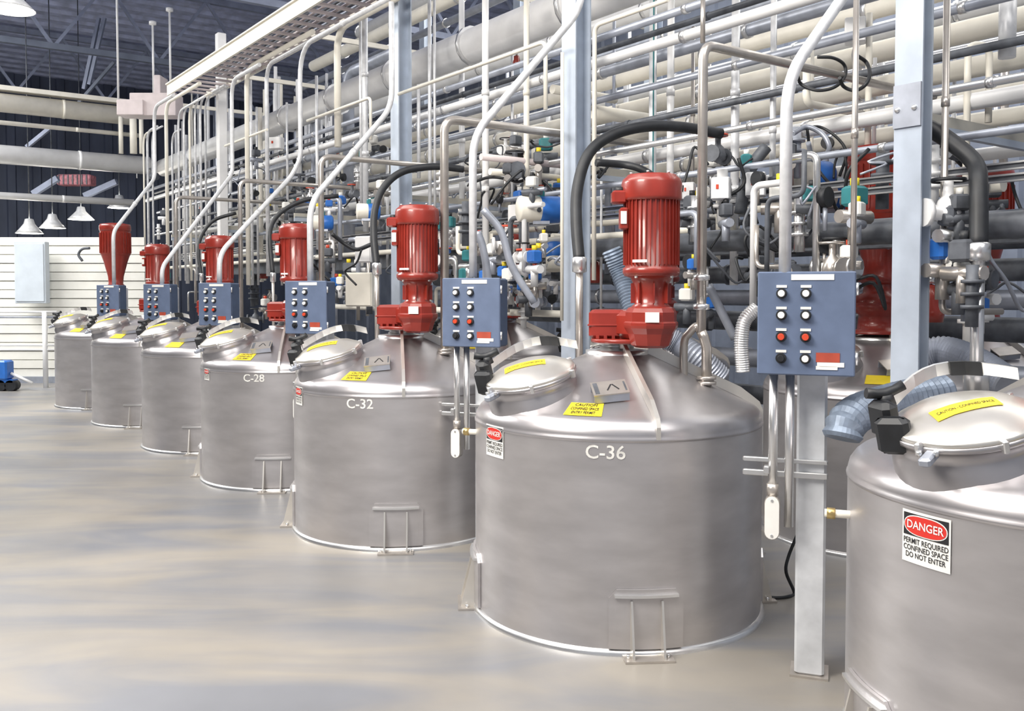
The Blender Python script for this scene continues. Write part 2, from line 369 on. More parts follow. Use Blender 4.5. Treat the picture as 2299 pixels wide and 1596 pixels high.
    # yellow cone label
    a0 = math.radians(-110); vs = []; rr = [(.875, 1.277), (.84, 1.298), (.80, cone_z(.80)), (.72, cone_z(.72)), (.70, cone_z(.70))][1:]
    m_ = MB(); n_ = 6
    def cl_(x, q):
        r_ = .83-.12*q; a = a0+x/.78; return c+Vector((math.cos(a), math.sin(a), 0))*r_+Z*(cone_z(r_)+.004)
    vs = [cl_(-.105+.21*i/n_, q) for i in range(n_+1) for q in (0, 1)]
    m_.add(vs, [(2*i, 2*i+2, 2*i+3, 2*i+1) for i in range(n_)], YEL, False)
    if detail:
        for j, tx in enumerate(('CAUTION', 'CONFINED SPACE', 'ENTRY PERMIT')):
            text_mb(m_, tx, .034, lambda x, y, j=j: cl_(x*(.60 if j else .9), .8-.3*j+y/.12)+Z*.003, INK)
    m_.build('cone_label', t)
    # stencilled number
    if code:
        ca, cz, cs = code[1:]
        m_ = MB(); a_ = math.radians(ca)
        def cf(x, y): q = a_+x/RT; return c+Vector((math.cos(q), math.sin(q), 0))*(RT+.0025)+Z*(cz+y)
        text_mb(m_, code[0], cs, cf, STENC, 1.05); m_.build('tank_number', t)
    if sign is not None:
        a_ = math.radians(sign[0]); sz = sign[1]; k = sign[2]
        def sf(x, y, o_=.004): q = a_+x/RT; return c+Vector((math.cos(q), math.sin(q), 0))*(RT+o_)+Z*(sz+y)
        wS, hS = .105*k, .098*k
        def patch(m_, x0, x1, y0, y1, o_, mt, n_=6):
            vs = [sf(x0+(x1-x0)*i/n_, yy, o_) for i in range(n_+1) for yy in (y0, y1)]
            m_.add(vs, [(2*i, 2*i+2, 2*i+3, 2*i+1) for i in range(n_)], mt, False)
        m_ = MB(); patch(m_, -wS, wS, -hS, hS, .004, WHITE)
        patch(m_, -wS*.93, wS*.93, hS*.05, hS*.9, .0055, INK)
        for (rx, ry, o_, mt) in ((.90, .40, .0065, WHITE), (.86, .36, .0075, SIGNR)):
            vs = [sf(0, hS*.475, o_)]+[sf(wS*rx*math.copysign(abs(math.cos(q))**.7, math.cos(q)), hS*.475+hS*ry*math.copysign(abs(math.sin(q))**.9, math.sin(q)), o_) for q in [2*PI*i/28 for i in range(28)]]
            m_.add(vs, [(0, 1+i, 1+(i+1) % 28) for i in range(28)], mt, False)
        text_mb(m_, 'DANGER', .043*k, lambda x, y: sf(x*.92, y+hS*.475, .0085), WHITE)
        if detail:
            for j, tx in enumerate(('PERMIT REQUIRED', 'CONFINED SPACE', 'DO NOT ENTER')):
                text_mb(m_, tx, .029*k, lambda x, y, j=j: sf(x*.82, y-hS*(.16+.27*j), .0055), INK)
        m_.build('danger_sign', t)
    return t
def surf_angle(px, c, R=RT):
    d_ = ray(px, 700); d_ = Vector((d_.x, d_.y)).normalized(); c2 = Vector((c[0], c[1])); b = d_.dot(c2); disc = b*b-(c2.dot(c2)-R*R)
    p = d_*(b-math.sqrt(max(disc, 0))); q = p-c2; return math.degrees(math.atan2(q.y, q.x)), p.y
TK = [(2.37, 3.80), (.672, 5.845), (-.953, 7.85), (-2.44, 9.93), (-3.91, 12.0), (-5.54, 14.15), (-7.12, 16.2)]
lbl = ['foreground stainless tank cut by the right edge, with large DANGER sign',
       'large stainless tank stencilled C-36 in the centre right',
       'stainless tank stencilled C-32, second from the large C-36 one going left',
       'stainless tank stencilled C-28, third in the row from the front',
       'stainless tank with yellow cone label, third from the far end',
       'stainless tank, second from the far left end of the row',
       'farthest stainless tank at the left end of the row']
lbl[2] = 'stainless tank stencilled C-32, directly left of the C-36 tank'
for i, (x, y) in enumerate(TK):
    code = sg = None
    if i == 1: code = ('C-36', surf_angle(1360, TK[1])[0], 1.115, .105)
    if i == 2: code = ('C-32', surf_angle(806, TK[2])[0], 1.13, .105)
    if i == 3: code = ('C-28', surf_angle(568, TK[3])[0], 1.13, .105)
    if i in (0, 1, 2, 3):
        px, py = ((2086, 1213), (1110, 990), (670, 888), (463, 800+40))[i]
        an, yy = surf_angle(px, TK[i]); z_ = at(px, py, yy).z; sg = (an, z_, (1.02, .95, .75, .6)[i])
    make_tank((x, y, 0), lbl[i], code, sg, detail=i < 4)
BK = [(3.02, 7.54), (1.36, 9.60), (-.14, 11.7), (4.64, 9.0)]
bl = ['shaded stainless tank in the second row behind the grey steel column', 'second-row stainless tank hidden behind the C-36 motor', 'second-row stainless tank seen in the gap beside the middle column', 'back-row stainless tank at the far right behind the black hose']
for (x, y), l in zip(BK, bl): make_tank((x, y, 0), l, detail=False)

# ------------------------------------------------------------------ drives
def bolts(c, r, n, z, m, rad=.011, h=.016, name='bolt', parent=None):
    for k in range(n):
        a = 2*PI*k/n+.2; p = Vector(c)+Vector((math.cos(a)*r, math.sin(a)*r, z)); MB().cyl(p, p+Z*h, rad, m, 6).build(name, parent)
def make_drive(c, label, near):
    c = Vector((c[0], c[1], 0)); t = thing('gear_motor', label, 'motor', c+Z*1.645, 'red agitator drives')
    mo = c+Vector((.172, -.30, 0))
    ped = MB().lathe([(.10, 1.646), (.10, 1.66), (.145, 1.662), (.145, 1.678), (.07, 1.68)], CHROME, c, n=24); ped.cyl(c+Z*1.60+Vector((.03, -.16, .04)), c+Vector((.03, -.16, 1.675)), .03, WHITE, 12); ped.build('pedestal', t)
    fg = MB().lathe([(0, 1.675), (.20, 1.675), (.205, 1.68), (.205, 1.695), (.2, 1.70), (.12, 1.702)], RED, c+Vector((.03, -.1, 0)), n=32).build('base_flange', t)
    gb = MB(); Ry = Matrix.Rotation(math.radians(-10), 3, 'Z')
    gb.box(c+Vector((-.045, -.02, 1.79)), (.25, .30, .18), RED, Ry, .02)
    gb.box(c+Vector((-.045, -.02, 1.785)), (.262, .312, .012), RED, Ry, .003)
    for q in range(5): gb.box(c+Vector((-.14+q*.05, -.165+.009*(q-2), 1.70+.012)), (.02, .03, .022), RED, Ry)
    gb.build('gear_housing', t)
    gh = MB().lathe([(.09, 1.655), (.12, 1.67), (.14, 1.74), (.162, 1.775), (.166, 1.79), (.166, 1.806), (.155, 1.815), (.155, 1.87), (.14, 1.895), (.115, 1.905), (.0, 1.91)], RED, mo, n=10 if near else 10, smooth=False)
    gh.box((mo+c)/2+Z*1.79, (.22, .34, .17), RED, Matrix.Rotation(math.atan2(-.3, .15)+PI/2, 3, 'Z'), .03); gh.build('motor_gear_case', t)
    nk = MB().lathe([(.112, 1.89), (.118, 1.905), (.10, 1.92), (.098, 1.99), (.108, 2.04), (.125, 2.075), (.15, 2.085), (.165, 2.09), (.165, 2.108)], RED, mo, n=28)
    for k in range(8):
        a = 2*PI*k/8; nk.box(mo+Vector((math.cos(a)*.108, math.sin(a)*.108, 1.985)), (.03, .008, .12), RED, Matrix.Rotation(a, 3, 'Z'))
    nk.build('coupling_neck', t)
    bd = MB().lathe([(.168, 2.10), (.172, 2.108), (.172, 2.135), (.158, 2.145), (.158, 2.58)], RED, mo, n=36).build('motor_body', t)
    n = 36 if near else 18; f = MB()
    for k in range(n):
        a = 2*PI*k/n; f.box(mo+Vector((math.cos(a)*.162, math.sin(a)*.162, 2.365)), (.016, .006, .42), RED, Matrix.Rotation(a, 3, 'Z'))
    fo = f.build('cooling_fins', bd); tag(fo, kind='stuff')
    cw = MB().lathe([(.160, 2.575), (.180, 2.585), (.182, 2.60), (.182, 2.685), (.174, 2.71), (.15, 2.728), (.148, 2.735), (.09, 2.742), (0, 2.745)], RED, mo, n=36)
    cw.build('fan_cowl', t)
    bolts(mo, .13, 6, 2.738, CHROME, .009, .012, 'cowl_bolt', t)
    tb = MB().box(mo+Vector((-.20, -.02, 2.60)), (.09, .10, .08), RED, None, .012); tb.cyl(mo+Vector((-.22, -.02, 2.645)), mo+Vector((-.17, -.02, 2.645)), .02, BLACK, 10)
    tb.build('terminal_box', t)
    jb = MB().box(mo+Vector((-.175, -.05, 2.47)), (.05, .09, .13), RED, None, .008); jb.box(mo+Vector((-.18, -.099, 2.475)), (.035, .004, .075), WHITE); jb.build('capacitor_box', t)
    MB().box(mo+Vector((-.09, -.155, 2.175)), (.09, .01, .016), WHITE, Matrix.Rotation(-.5, 3, 'Z')).build('white_tag', t)
    q = math.radians(-96); MB().box(mo+Vector((.162*math.cos(q), .162*math.sin(q), 1.842)), (.082, .008, .06), WHITE, Matrix.Rotation(q+PI/2, 3, 'Z')).build('rating_plate', t)
    for k in range(4):
        a = PI/4+k*PI/2; MB().cyl(mo+Vector((.148*math.cos(a), .148*math.sin(a), 2.075)), mo+Vector((.148*math.cos(a), .148*math.sin(a), 2.105)), .012, CHROME, 6).build('flange_bolt', t)
    for ch in t.children:
        if ch.name.split('.')[0] in ('fan_cowl', 'cowl_bolt', 'terminal_box', 'capacitor_box'): ch.location.z -= .04
    return t
def make_tall_drive(c, label, k=1.0):
    c = Vector((c[0], c[1], 0)); t = thing('gear_motor', label, 'motor', c+Z*1.645, 'red agitator drives')
    MB().lathe([(.22, 1.646), (.22, 1.67), (.16, 1.68), (.15, 1.80), (.19, 1.83), (.19, 1.95), (.12, 1.98), (.11, 2.06)], RED, c, n=28).build('gear_housing', t)
    MB().lathe([(.11, 2.05), (.16, 2.08), (.12, 2.12), (.13, 2.25), (.20, 2.52), (.235, 2.62)], RED, c, n=28).build('bell_housing', t)
    b = MB().lathe([(.235, 2.62), (.25, 2.64), (.245, 3.02), (.25, 3.05)], RED, c, n=32).build('motor_body', t)
    f = MB()
    for q in range(28):
        a = 2*PI*q/28; f.box(c+Vector((math.cos(a)*.253, math.sin(a)*.253, 2.84)), (.018, .008, .36), RED, Matrix.Rotation(a, 3, 'Z'))
    tag(f.build('cooling_fins', b), kind='stuff')
    MB().lathe([(.25, 3.045), (.262, 3.06), (.262, 3.13), (.25, 3.17), (.12, 3.19), (0, 3.19)], RED, c, n=32).build('fan_cowl', t)
    return t
dl = ['large red motor and gearbox on top of the C-36 tank', 'red motor and gearbox on top of the C-32 tank', 'red motor on the C-28 tank, half behind its grey conduit', 'red motor above the third blue box from the left', 'short red motor above the second blue box from the left']
make_drive(TK[0], 'red motor and gearbox of the tank cut off by the right edge', True)
for i in range(1, 6): make_drive(TK[i], dl[i-1], i < 3)
make_tall_drive((TK[6][0]+.10, TK[6][1]), 'tall tapered red motor at the far left end of the row')
make_tall_drive(BK[0], 'tall red motor half hidden left of the grey steel column')
make_drive(BK[1], 'second-row red motor hidden behind the C-36 motor', False)
make_drive(BK[2], 'small second-row red motor beside the middle column', False)
make_tall_drive(BK[3], 'dark red tapered motor behind the black hose at the right')

# ------------------------------------------------------------------ control boxes, posts
TH = math.radians(19.5)
UX = Vector((math.cos(TH), -math.sin(TH), 0)); UN = Vector((-math.sin(TH), -math.cos(TH), 0)); MU = Matrix((UX, -UN, Z)).transposed()
PN = [(1.445, 4.49), (-.305, 6.76), (-1.99, 8.80), (-3.55, 10.90), (-5.04, 12.95), (-6.64, 15.0)]
pnl = ['largest blue control box, in front of the grey steel column', 'blue control box between the C-32 and C-36 tanks', 'blue control box between the C-28 and C-32 tanks', 'third blue control box from the left, with red caps', 'second blue control box from the left', 'smallest blue control box, farthest left']
for i, (x, y) in enumerate(PN):
    c = Vector((x, y, 1.838)); near = i < 2
    t = thing('control_box', pnl[i], 'control box', c-Z*.255-UN*-.0, 'blue push-button boxes')
    def B(a, b, z): return c+UX*a+UN*b+Z*z
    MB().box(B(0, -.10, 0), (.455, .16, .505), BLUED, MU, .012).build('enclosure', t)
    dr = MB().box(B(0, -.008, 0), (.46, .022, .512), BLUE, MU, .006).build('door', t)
    MB().box(B(.05-.02, .0045, .228), (.20, .004, .028), WHITE, MU).build('title_plate', dr)
    for ro in range(4):
        for co in range(2):
            bx = -.115+.115*co; bz = .148-.107*ro
            capm = WHITE if ro < 2 or (ro == 3 and co == 1) else (REDL if ro == 2 else BLACK)
            b = MB().cyl(B(bx, 0, bz), B(bx, .022, bz), .027, BLACK, 16, .025).build('push_button', t)
            MB().cyl(B(bx, .02, bz), B(bx, .038, bz), .018, capm, 14, .015).build('button_cap', b)
            MB().box(B(bx, .005, bz+.035), (.05, .004, .013), WHITE, MU).build('legend_plate', dr)
    MB().box(B(.105, .005, -.165), (.11, .003, .046), STICK, MU).build('red_sticker', dr)
    MB().box(B(.118, .0055, -.200), (.125, .003, .022), WHITE, MU).build('white_sticker', dr)
    MB().box(B(.10, .0055, -.216), (.10, .003, .018), WHITE, MU).build('white_sticker', dr)
    for q in (-.17, .17): MB().cyl(B(.236, -.01, q-.03), B(.236, -.01, q+.03), .008, CHROME, 8).build('hinge', t)
    # support post
    pc = B(.03, -.26, 0); pc.z = 0
    po = thing('support_post', ['pale square post carrying the largest blue box', 'square post under the blue box beside the C-36 tank', 'square post under the blue box beside the C-28 tank', 'square post under the third blue box from the left', 'square post under the second blue box from the left', 'square post under the smallest blue box'][i], 'post', pc, 'posts under the blue boxes')
    if i > 1: pc = pc+UX*.02
    MB().box(pc+Z*1.03, (.148, .148, 2.04), POSTM, MU, .012).build('column_tube', po)
    bp = MB().box(pc+Z*.006, (.19 if i < 2 else .155, .19 if i < 2 else .155, .012), TANP, MU).build('foot_plate', po)
    for zz in (1.055, 1.125):
        st = MB(); st.box(pc+UN*.09-UX*(.13 if i < 2 else -.06)+Z*zz, (.42 if i < 2 else .24, .03, .022 if zz > 1.1 else .03), CHROME, MU, .004); st.build('strut_bar', po)
    # drop conduits with fitting
    for j, (dx, zb) in enumerate(((-.155, .985), (-.075, .80))):
        p0 = B(dx, -.10, -.25); p1 = p0.copy(); p1.z = zb
        if j and i > 1: continue
        o = thing('drop_conduit', ['bright conduit dropping from the %s to an oval fitting', 'plain bright conduit dropping below the %s'][j] % ['largest blue box', 'box beside the C-36 tank', 'box beside the C-28 tank', 'third box from the left', 'second box from the left', 'smallest blue box'][i], 'conduit', p1, 'conduits under the blue boxes')
        MB().cyl(p1, p0, .023, CHROME, 14).build('tube', o)
        if j == 0:
            f = MB(); f.cyl(p1+Z*.03, p1-Z*.03, .030, TANP, 12); f.build('coupling', o)
            cpx = p1-Z*.14; m_ = MB(); prof = []
            for q in range(20):
                a = 2*PI*q/20; prof.append((.036*math.cos(a), .095*math.copysign(1, math.sin(a))*abs(math.sin(a))**.8 + 0))
            # stadium body
            st = [(.038*math.cos(PI*k/8), .075+.038*math.sin(PI*k/8)) for k in range(9)]+[(-.038*math.cos(PI*k/8), -.075-.038*math.sin(PI*k/8)) for k in range(9)]
            vs = [cpx+UX*a_+Z*b_+UN*.03 for a_, b_ in st]+[cpx+UX*a_+Z*b_-UN*.03 for a_, b_ in st]; n_ = len(st)
            m_.add(vs, [tuple(range(n_)), tuple(range(2*n_-1, n_-1, -1))]+[(k, k+n_, (k+1) % n_+n_, (k+1) % n_) for k in range(n_)], TANP, False); m_.build('conduit_body', o)
            st2 = [(a_*.92, b_*.96) for a_, b_ in st]; vs = [cpx+UX*a_+Z*b_+UN*.031 for a_, b_ in st2]+[cpx+UX*a_+Z*b_+UN*.038 for a_, b_ in st2]
            cv = MB().add(vs, [tuple(range(n_)), tuple(range(n_, 2*n_))]+[(k, k+n_, (k+1) % n_+n_, (k+1) % n_) for k in range(n_)], WHITE, False).build('cover_plate', o)
            for q in (-.09, .09): MB().cyl(cpx+Z*q+UN*.038, cpx+Z*q+UN*.042, .007, CHROME, 8).build('screw', cv)
            MB().box(p1+Z*.10-UX*.03, (.03, .05, .04), CHROME, MU, .004).build('strut_clamp', o)

# ------------------------------------------------------------------ pipes and conduits
def couplings(m_, pts, rad, every, mt=CHROME):
    for a, b in zip(pts, pts[1:]):
        L = (b-a).length; k = int(L/every)
        for q in range(1, k+1):
            p = a+(b-a)*(q/(k+1)); u = (b-a).normalized(); m_.cyl(p-u*.03, p+u*.03, rad*1.22, mt, 10)
def pipe(name, label, cat, pts, rad, m, bend=.12, n=10, group=None, coup=None, ends=None):
    pts = [Vector(p) for p in pts]; mb = MB().sweep(fillet(pts, bend) if len(pts) > 2 else pts, rad, m, n)
    if coup is None and ends is None:
        return tag(mb.build(name), label, cat, group)
    t = thing(name, label, cat, pts[0] if pts[0].z < pts[-1].z else pts[-1], group); mb.build('tube', t)
    if coup:
        for a, b in zip(pts, pts[1:]):
            L = (b-a).length; k = int(L/coup)
            for q in range(1, k+1):
                p = a+(b-a)*(q/(k+1)); u = (b-a).normalized(); MB().cyl(p-u*.028, p+u*.028, rad*1.2, m, n).build('coupling', t)
    if ends:
        for p, u in ((pts[0], (pts[1]-pts[0]).normalized()),)if ends == 'start' else ((pts[-1], (pts[-2]-pts[-1]).normalized()),):
            f = MB().cyl(p+u*.0, p+u*.02, rad*2.0, m, 16); f.cyl(p+u*.026, p+u*.044, rad*2.0, m, 16); f.build('flange', t)
    return t
bxn = ['the largest blue box', 'the box beside the C-36 tank', 'the box beside the C-28 tank', 'the third box from the left', 'the second box from the left', 'the smallest blue box']
CP = [
 [(1762, 612, 4.55), (1762, 175, 4.55), (1895, -10, 4.9), (1960, -110, 5.0)],
 [(1062, 622, 6.82), (1062, 305, 6.82), (1300, 25, 7.5), (1320, -90, 7.5)],
 [(697, 636, 8.88), (690, 455, 8.88), (880, 240, 9.9), (880, 5, 9.9)],
 [(493, 636, 10.98), (493, 570, 10.98), (655, 395, 12.2), (675, 355, 12.2), (675, 105, 12.2)],
 [(364, 640, 13.03), (364, 600, 13.03), (522, 390, 14.3), (530, 180, 14.3)],
 [(256, 640, 15.08), (256, 520, 15.08), (348, 400, 16.3), (352, 240, 16.3)]]
for i, c in enumerate(CP):
    pts = [at(*p) for p in c]
    for k in range(1, len(pts)):          # keep near-vertical runs truly vertical
        if abs(c[k][0]-c[k-1][0]) < 9 and c[k][2] == c[k-1][2]: pts[k].x = pts[k-1].x; pts[k].y = pts[k-1].y
    if i == 3: pts.append(pts[-1]-D*2.6)
    if i in (4, 5): pts.append(pts[-1]-D*1.2)
    pipe('bent_conduit', 'grey conduit rising from %s, then slanting up to the right' % bxn[i], 'conduit', pts, .030, GALV, .45 if i < 4 else .3, 14, 'slanting conduits above the blue boxes', coup=1.6)
    o = MB().cyl(pts[0]+Z*.16, pts[0]+Z*.19, .033, DARKP, 14)
# per tank product pipes
PP = [(1, 1.20, 5.62, 3.50, .030), (2, -.56, 7.60, 3.42, .036), (3, -2.02, 9.7, 3.42, .030), (4, -3.50, 11.8, 3.42, .028), (5, -5.1, 13.9, 3.42, .028)]
tn = {1: 'the C-36 tank', 2: 'the C-32 tank', 3: 'the C-28 tank', 4: 'the third tank from the far end', 5: 'the second tank from the far end'}
for i, x, y, zt, r_ in PP:
    rr = math.hypot(x-TK[i][0], y-TK[i][1]); zb = cone_z(rr)
    base = Vector((x, y, zb-.01)); t = thing('product_pipe', 'tan product pipe rising from %s' % tn[i], 'pipe', base, 'product pipes on the tanks')
    if i == 1:
        off = Vector((-.035, 0, 0)); zf = 1.74
        MB().sweep([base, base+Z*(zf-zb-.08), base+Z*(zf-zb-.02)+off*.5, base+off+Z*(zf-zb+.02)], [r_*1.05]*4, TANP, 14).build('foot_tube', t)
        MB().sweep(fillet([Vector((x+off.x, y, zf)), Vector((x+off.x, y, zt)), Vector((x+off.x, y, zt))+E*2.6], .1), r_, TANP, 14).build('riser', t)
        a = Vector((x-.13, y+.05, 1.42)); MB().sweep(smooth_path([a, a+Z*.25, Vector((x-.10, y+.03, 1.74)), Vector((x-.06, y+.01, 1.78)), Vector((x-.035, y, 1.74))]), r_*.85, TANP, 12).build('branch_tube', t)
        fz = [zb+.03]; MB().lathe([(0, 0), (.06, 0), (.06, .018), (.045, .02), (.045, .03), (.06, .032), (.06, .05), (0, .05)], TANP, base+Z*.012, n=20).build('flange', t)
        for zc in (1.90, 2.08): MB().lathe([(.03, -.02), (.05, -.015), (.052, 0), (.05, .015), (.03, .02)], CHROME, Vector((x+off.x, y, zc)), n=16).build('pipe_clamp', t)
    else:
        MB().sweep(fillet([base, Vector((x, y, zt)), Vector((x, y, zt))+E*2.4], .12), r_, TANP, 14).build('riser', t)
        MB().lathe([(0, 0), (.06, 0), (.06, .02), (.045, .022), (.06, .024), (.06, .045), (0, .045)], TANP, base+Z*.012, n=20).build('flange', t)
# thin white vent stub + whiteish valve at C-32
# black hoses on short conduits
HP = [(1, .452, 6.22, [(1301, 590), (1294, 500), (1297, 420), (1322, 345), (1375, 303), (1450, 284), (1530, 285), (1620, 300)], .040),
      (2, -1.23, 8.25, [(846, 600), (839, 530), (842, 470), (862, 420), (905, 385), (975, 374), (1040, 380)], .034),
      (3, -2.68, 10.35, [(613, 620), (606, 540), (612, 500), (640, 470), (690, 448), (760, 440)], .026),
      (4, -4.17, 12.4, [(452, 620), (446, 570), (452, 530), (480, 495), (530, 478)], .024),
      (0, 2.71, 5.3, [(2197, 560), (2197, 420), (2190, 370), (2150, 330), (2090, 290), (2020, 262)], .052)]
hn = {1: 'the C-36 tank', 2: 'the C-32 tank', 3: 'the C-28 tank', 4: 'the third tank from the far end', 0: 'the pipework right of the grey steel column'}
for i, x, y, cps, r_ in HP:
    pts = [at(px, py, y+.10*k) for k, (px, py) in enumerate(cps)]
    b = pts[0].copy(); b.z = 1.50 if i else 1.15
    t = thing('rubber_hose', 'black rubber hose arching over %s' % hn[i], 'hose', b, 'black arching hoses')
    MB().sweep(smooth_path(pts), r_, BLACK, 12).build('hose', t)
    MB().cyl(b, pts[0], r_*(.62 if i else .7), TANP if i else CHROME, 12).build('riser', t)
    MB().lathe([(r_*.6, -.07), (r_*1.25, -.06), (r_*1.25, .03), (r_, .04)], CHROME, pts[0], n=16).build('fitting', t)
    if not i: MB().lathe([(.05, .0), (.075, .01), (.075, .05), (.05, .06), (.05, .16), (.07, .17), (.07, .30), (.04, .34)], CHROME, b+Z*.1, n=18).build('valve_body', t)
# ---- H columns
for k, (s_, w_, r_) in enumerate(((-1.23, .205, 1.3), (1.97, .22, 1.3), (5.17, .22, 1.3), (11.57, .15, 1.3), (-1.4, .22, 5.4), (1.97, .22, 5.4), (5.17, .22, 5.4), (8.37, .22, 5.4), (11.57, .22, 5.4))):
    lab = ['thick blue-grey steel column with two bolts, right of centre', 'blue-grey steel column behind the C-36 tank', 'blue-grey steel column rising above the C-32 motor', 'slim pale steel column above the third blue box from the left',
           'rear steel column farthest right', 'rear steel column behind the C-36 motor', 'rear steel column behind the middle column', 'rear steel column left of the C-32 motor', 'rear steel column farthest left'][k]
    c = W(s_, r_, 0); t = thing('steel_column', lab, 'column', c, 'steel columns of the pipe rack')
    Mc = Matrix((D, E, Z)).transposed() if k else Matrix((D, E, Z)).transposed()
    Hh = 8.3 if k != 3 else 6.45
    if k != 3:
        a = w_*.55 if k == 0 else w_*.8; w_ = w_*.88
        MB().box(c+Mc@Vector((0, -a/2+.006, 0))+Z*Hh/2, (w_, .014, Hh), COLM, Mc).build('flange', t)
        MB().box(c+Mc@Vector((0, a/2-.006, 0))+Z*Hh/2, (w_, .014, Hh), COLM, Mc).build('flange', t)
        MB().box(c+Z*Hh/2, (.012, a-.02, Hh), COLM, Mc).build('web', t)
    else: MB().box(c+Z*Hh/2, (w_, w_, Hh), WHITEP, Mc, .01).build('tube', t)
    MB().box(c+Z*.008, (w_+.12, w_+.12, .016), COLM, Mc).build('base_plate', t)
    if k == 0:
        sp = MB().box(c+Mc@Vector((0, -a/2-.008, 0))+Z*3.12, (w_*.98, .016, .26), GREYP, Mc).build('splice_plate', t)
        for q in (-.05, .06): MB().lathe([(.017, 0), (.017, .008), (.010, .014), (0, .016)], CHROME, c+Mc@Vector((q, -a/2-.016, 3.10)), -E, 12).build('bolt', sp)
# ---- ladder cable tray
t = thing('cable_tray', 'long cream ladder cable tray running under the roof', 'cable tray', W(5, .71, 5.5))
zt = 5.6
MB().box(W(5.7, .71, zt), (.035, 14, .20), CREAMP, Matrix((E, D, Z)).transposed()).build('side_rail', t)
MB().box(W(5.7, .71, zt+.10), (.09, 14, .02), CREAMP, Matrix((E, D, Z)).transposed()).build('rail_flange', t)
MB().box(W(5.7, 1.41, zt), (.03, 14, .16), CREAMP, Matrix((E, D, Z)).transposed()).build('side_rail', t)
q = -1.2
while q < 12.6: MB().box(W(q, 1.06, zt-.06), (.68, .07, .028), BEIGE, Matrix((E, D, Z)).transposed()).build('rung', t); q += .30
for q in range(9):
    rr = .82+q*.065; pts = [W(-1+k*1.5, rr+rnd.uniform(-.008, .008), zt+.0+rnd.uniform(-.01, .01)) for k in range(9)]
    tag(MB().sweep(smooth_path(pts, 3), .016+.008*rnd.random(), (DARKP, GREYP, BEIGE)[q % 3], 6).build('tray_cable'), 'power cable lying in the ladder cable tray', 'cable', 'cables in the ladder tray')
# ---- horizontal runs along the row: (m, r, radius, material, s0, s1, kind, label)
RUNS = [
 (.390, 2.2, .205, WHITEP, -3, 18.6, 'pipe', 'fat white insulated duct running the length of the rack'),
 (.335, 1.75, .035, GREYP, -3, 18.4, 'pipe', 'thin grey pipe just under the fat white duct'),
 (.318, 1.95, .028, DARKP, -3, 18.4, 'pipe', 'dark pipe under the fat white duct'),
 (.303, 1.7, .045, WHITEP, -3, 18.2, 'pipe', 'white pipe level with the top of the bolted splice run'),
 (.288, 2.4, .055, GREYP, -3, 17.0, 'pipe', 'grey pipe below the upper white pipe'),
 (.273, 3.4, .085, CREAMP, -3, 16.0, 'pipe', 'wide cream pipe in the upper rear of the rack'),
 (.253, 2.0, .033, GREYP, -3, 18.4, 'pipe', 'slim grey pipe between the two wide cream pipes'),
 (.231, 3.5, .095, CREAMP, -3, 15.5, 'pipe', 'widest cream pipe crossing behind the grey steel column'),
 (.213, 2.1, .030, DARKP, -3, 17.8, 'pipe', 'dark slim pipe under the widest cream pipe'),
 (.198, 3.0, .080, CREAMP, -3, 17.0, 'pipe', 'cream pipe in the middle of the rack'),
 (.182, 1.9, .028, CHROME, -3, 18.4, 'pipe', 'bright thin pipe in the middle of the rack'),
 (.168, 2.6, .060, WHITEP, -3, 17.5, 'pipe', 'white pipe under the middle cream pipe'),
 (.150, 3.6, .070, CREAMP, -3, 16.5, 'pipe', 'cream pipe low in the rear of the rack'),
 (.138, 1.8, .026, GREYP, -3, 18.4, 'pipe', 'thin grey pipe above the twin strut rails'),
 (.092, 2.9, .055, CREAMP, -1, 17.5, 'pipe', 'cream pipe under the twin strut rails'),
 (.072, 1.9, .034, CREAMP, 1.0, 17.5, 'pipe', 'cream pipe at the height of the blue motors'),
 (-.033, 1.6, .036, CREAMP, 2.2, 9.0, 'pipe', 'cream pipe low behind the gap beside the C-32 tank'),
 (.480, 3.2, .10, CREAMP, -3, 12.0, 'pipe', 'cream pipe high behind the cable tray'),
 (.500, 4.2, .12, WHITEP, -3, 12.0, 'pipe', 'white duct highest in the rear of the rack'),
 (.445, 3.7, .06, GREYP, -3, 14.0, 'pipe', 'grey pipe above the fat white duct'),
 (.350, 4.4, .13, WHITEP, -3, 14.0, 'pipe', 'white duct behind the fat insulated duct'),
 (.310, 4.7, .07, GREYP, -3, 14.0, 'pipe', 'grey rear pipe beside the rear columns'),
 (.250, 4.9, .10, WHITEP, -3, 14.0, 'pipe', 'rear white pipe at half rack height'),
 (.170, 4.9, .11, CREAMP, -3, 14.0, 'pipe', 'rear cream pipe low beside the rear columns'),
 (.215, 4.5, .05, CHROME, -3, 14.0, 'pipe', 'bright rear pipe between the cream ones'),
 (.048, 3.95, .12, DARKP, -3, 9.0, 'pipe', 'fattest dark pipe behind the heavy beam'),
 (.018, 4.1, .10, DARKP, -3, 9.0, 'pipe', 'dark pipe just under the fattest dark one'),
 (-.008, 4.0, .09, GREYP, -3, 9.0, 'pipe', 'shaded grey pipe at the height of the largest blue box'),
 (-.034, 4.1, .11, DARKP, -3, 9.0, 'pipe', 'dark pipe at the level of the tank tops'),
 (-.075, 3.93, .10, GREYP, -3, 8.0, 'pipe', 'shaded grey pipe low behind the second row'),
 (-.115, 3.93, .10, DARKP, -3, 8.0, 'pipe', 'lowest dark pipe behind the second row'),
 (.120, 4.3, .06, WHITEP, -3, 14.0, 'pipe', 'rear white pipe just above the strut rails'),
]
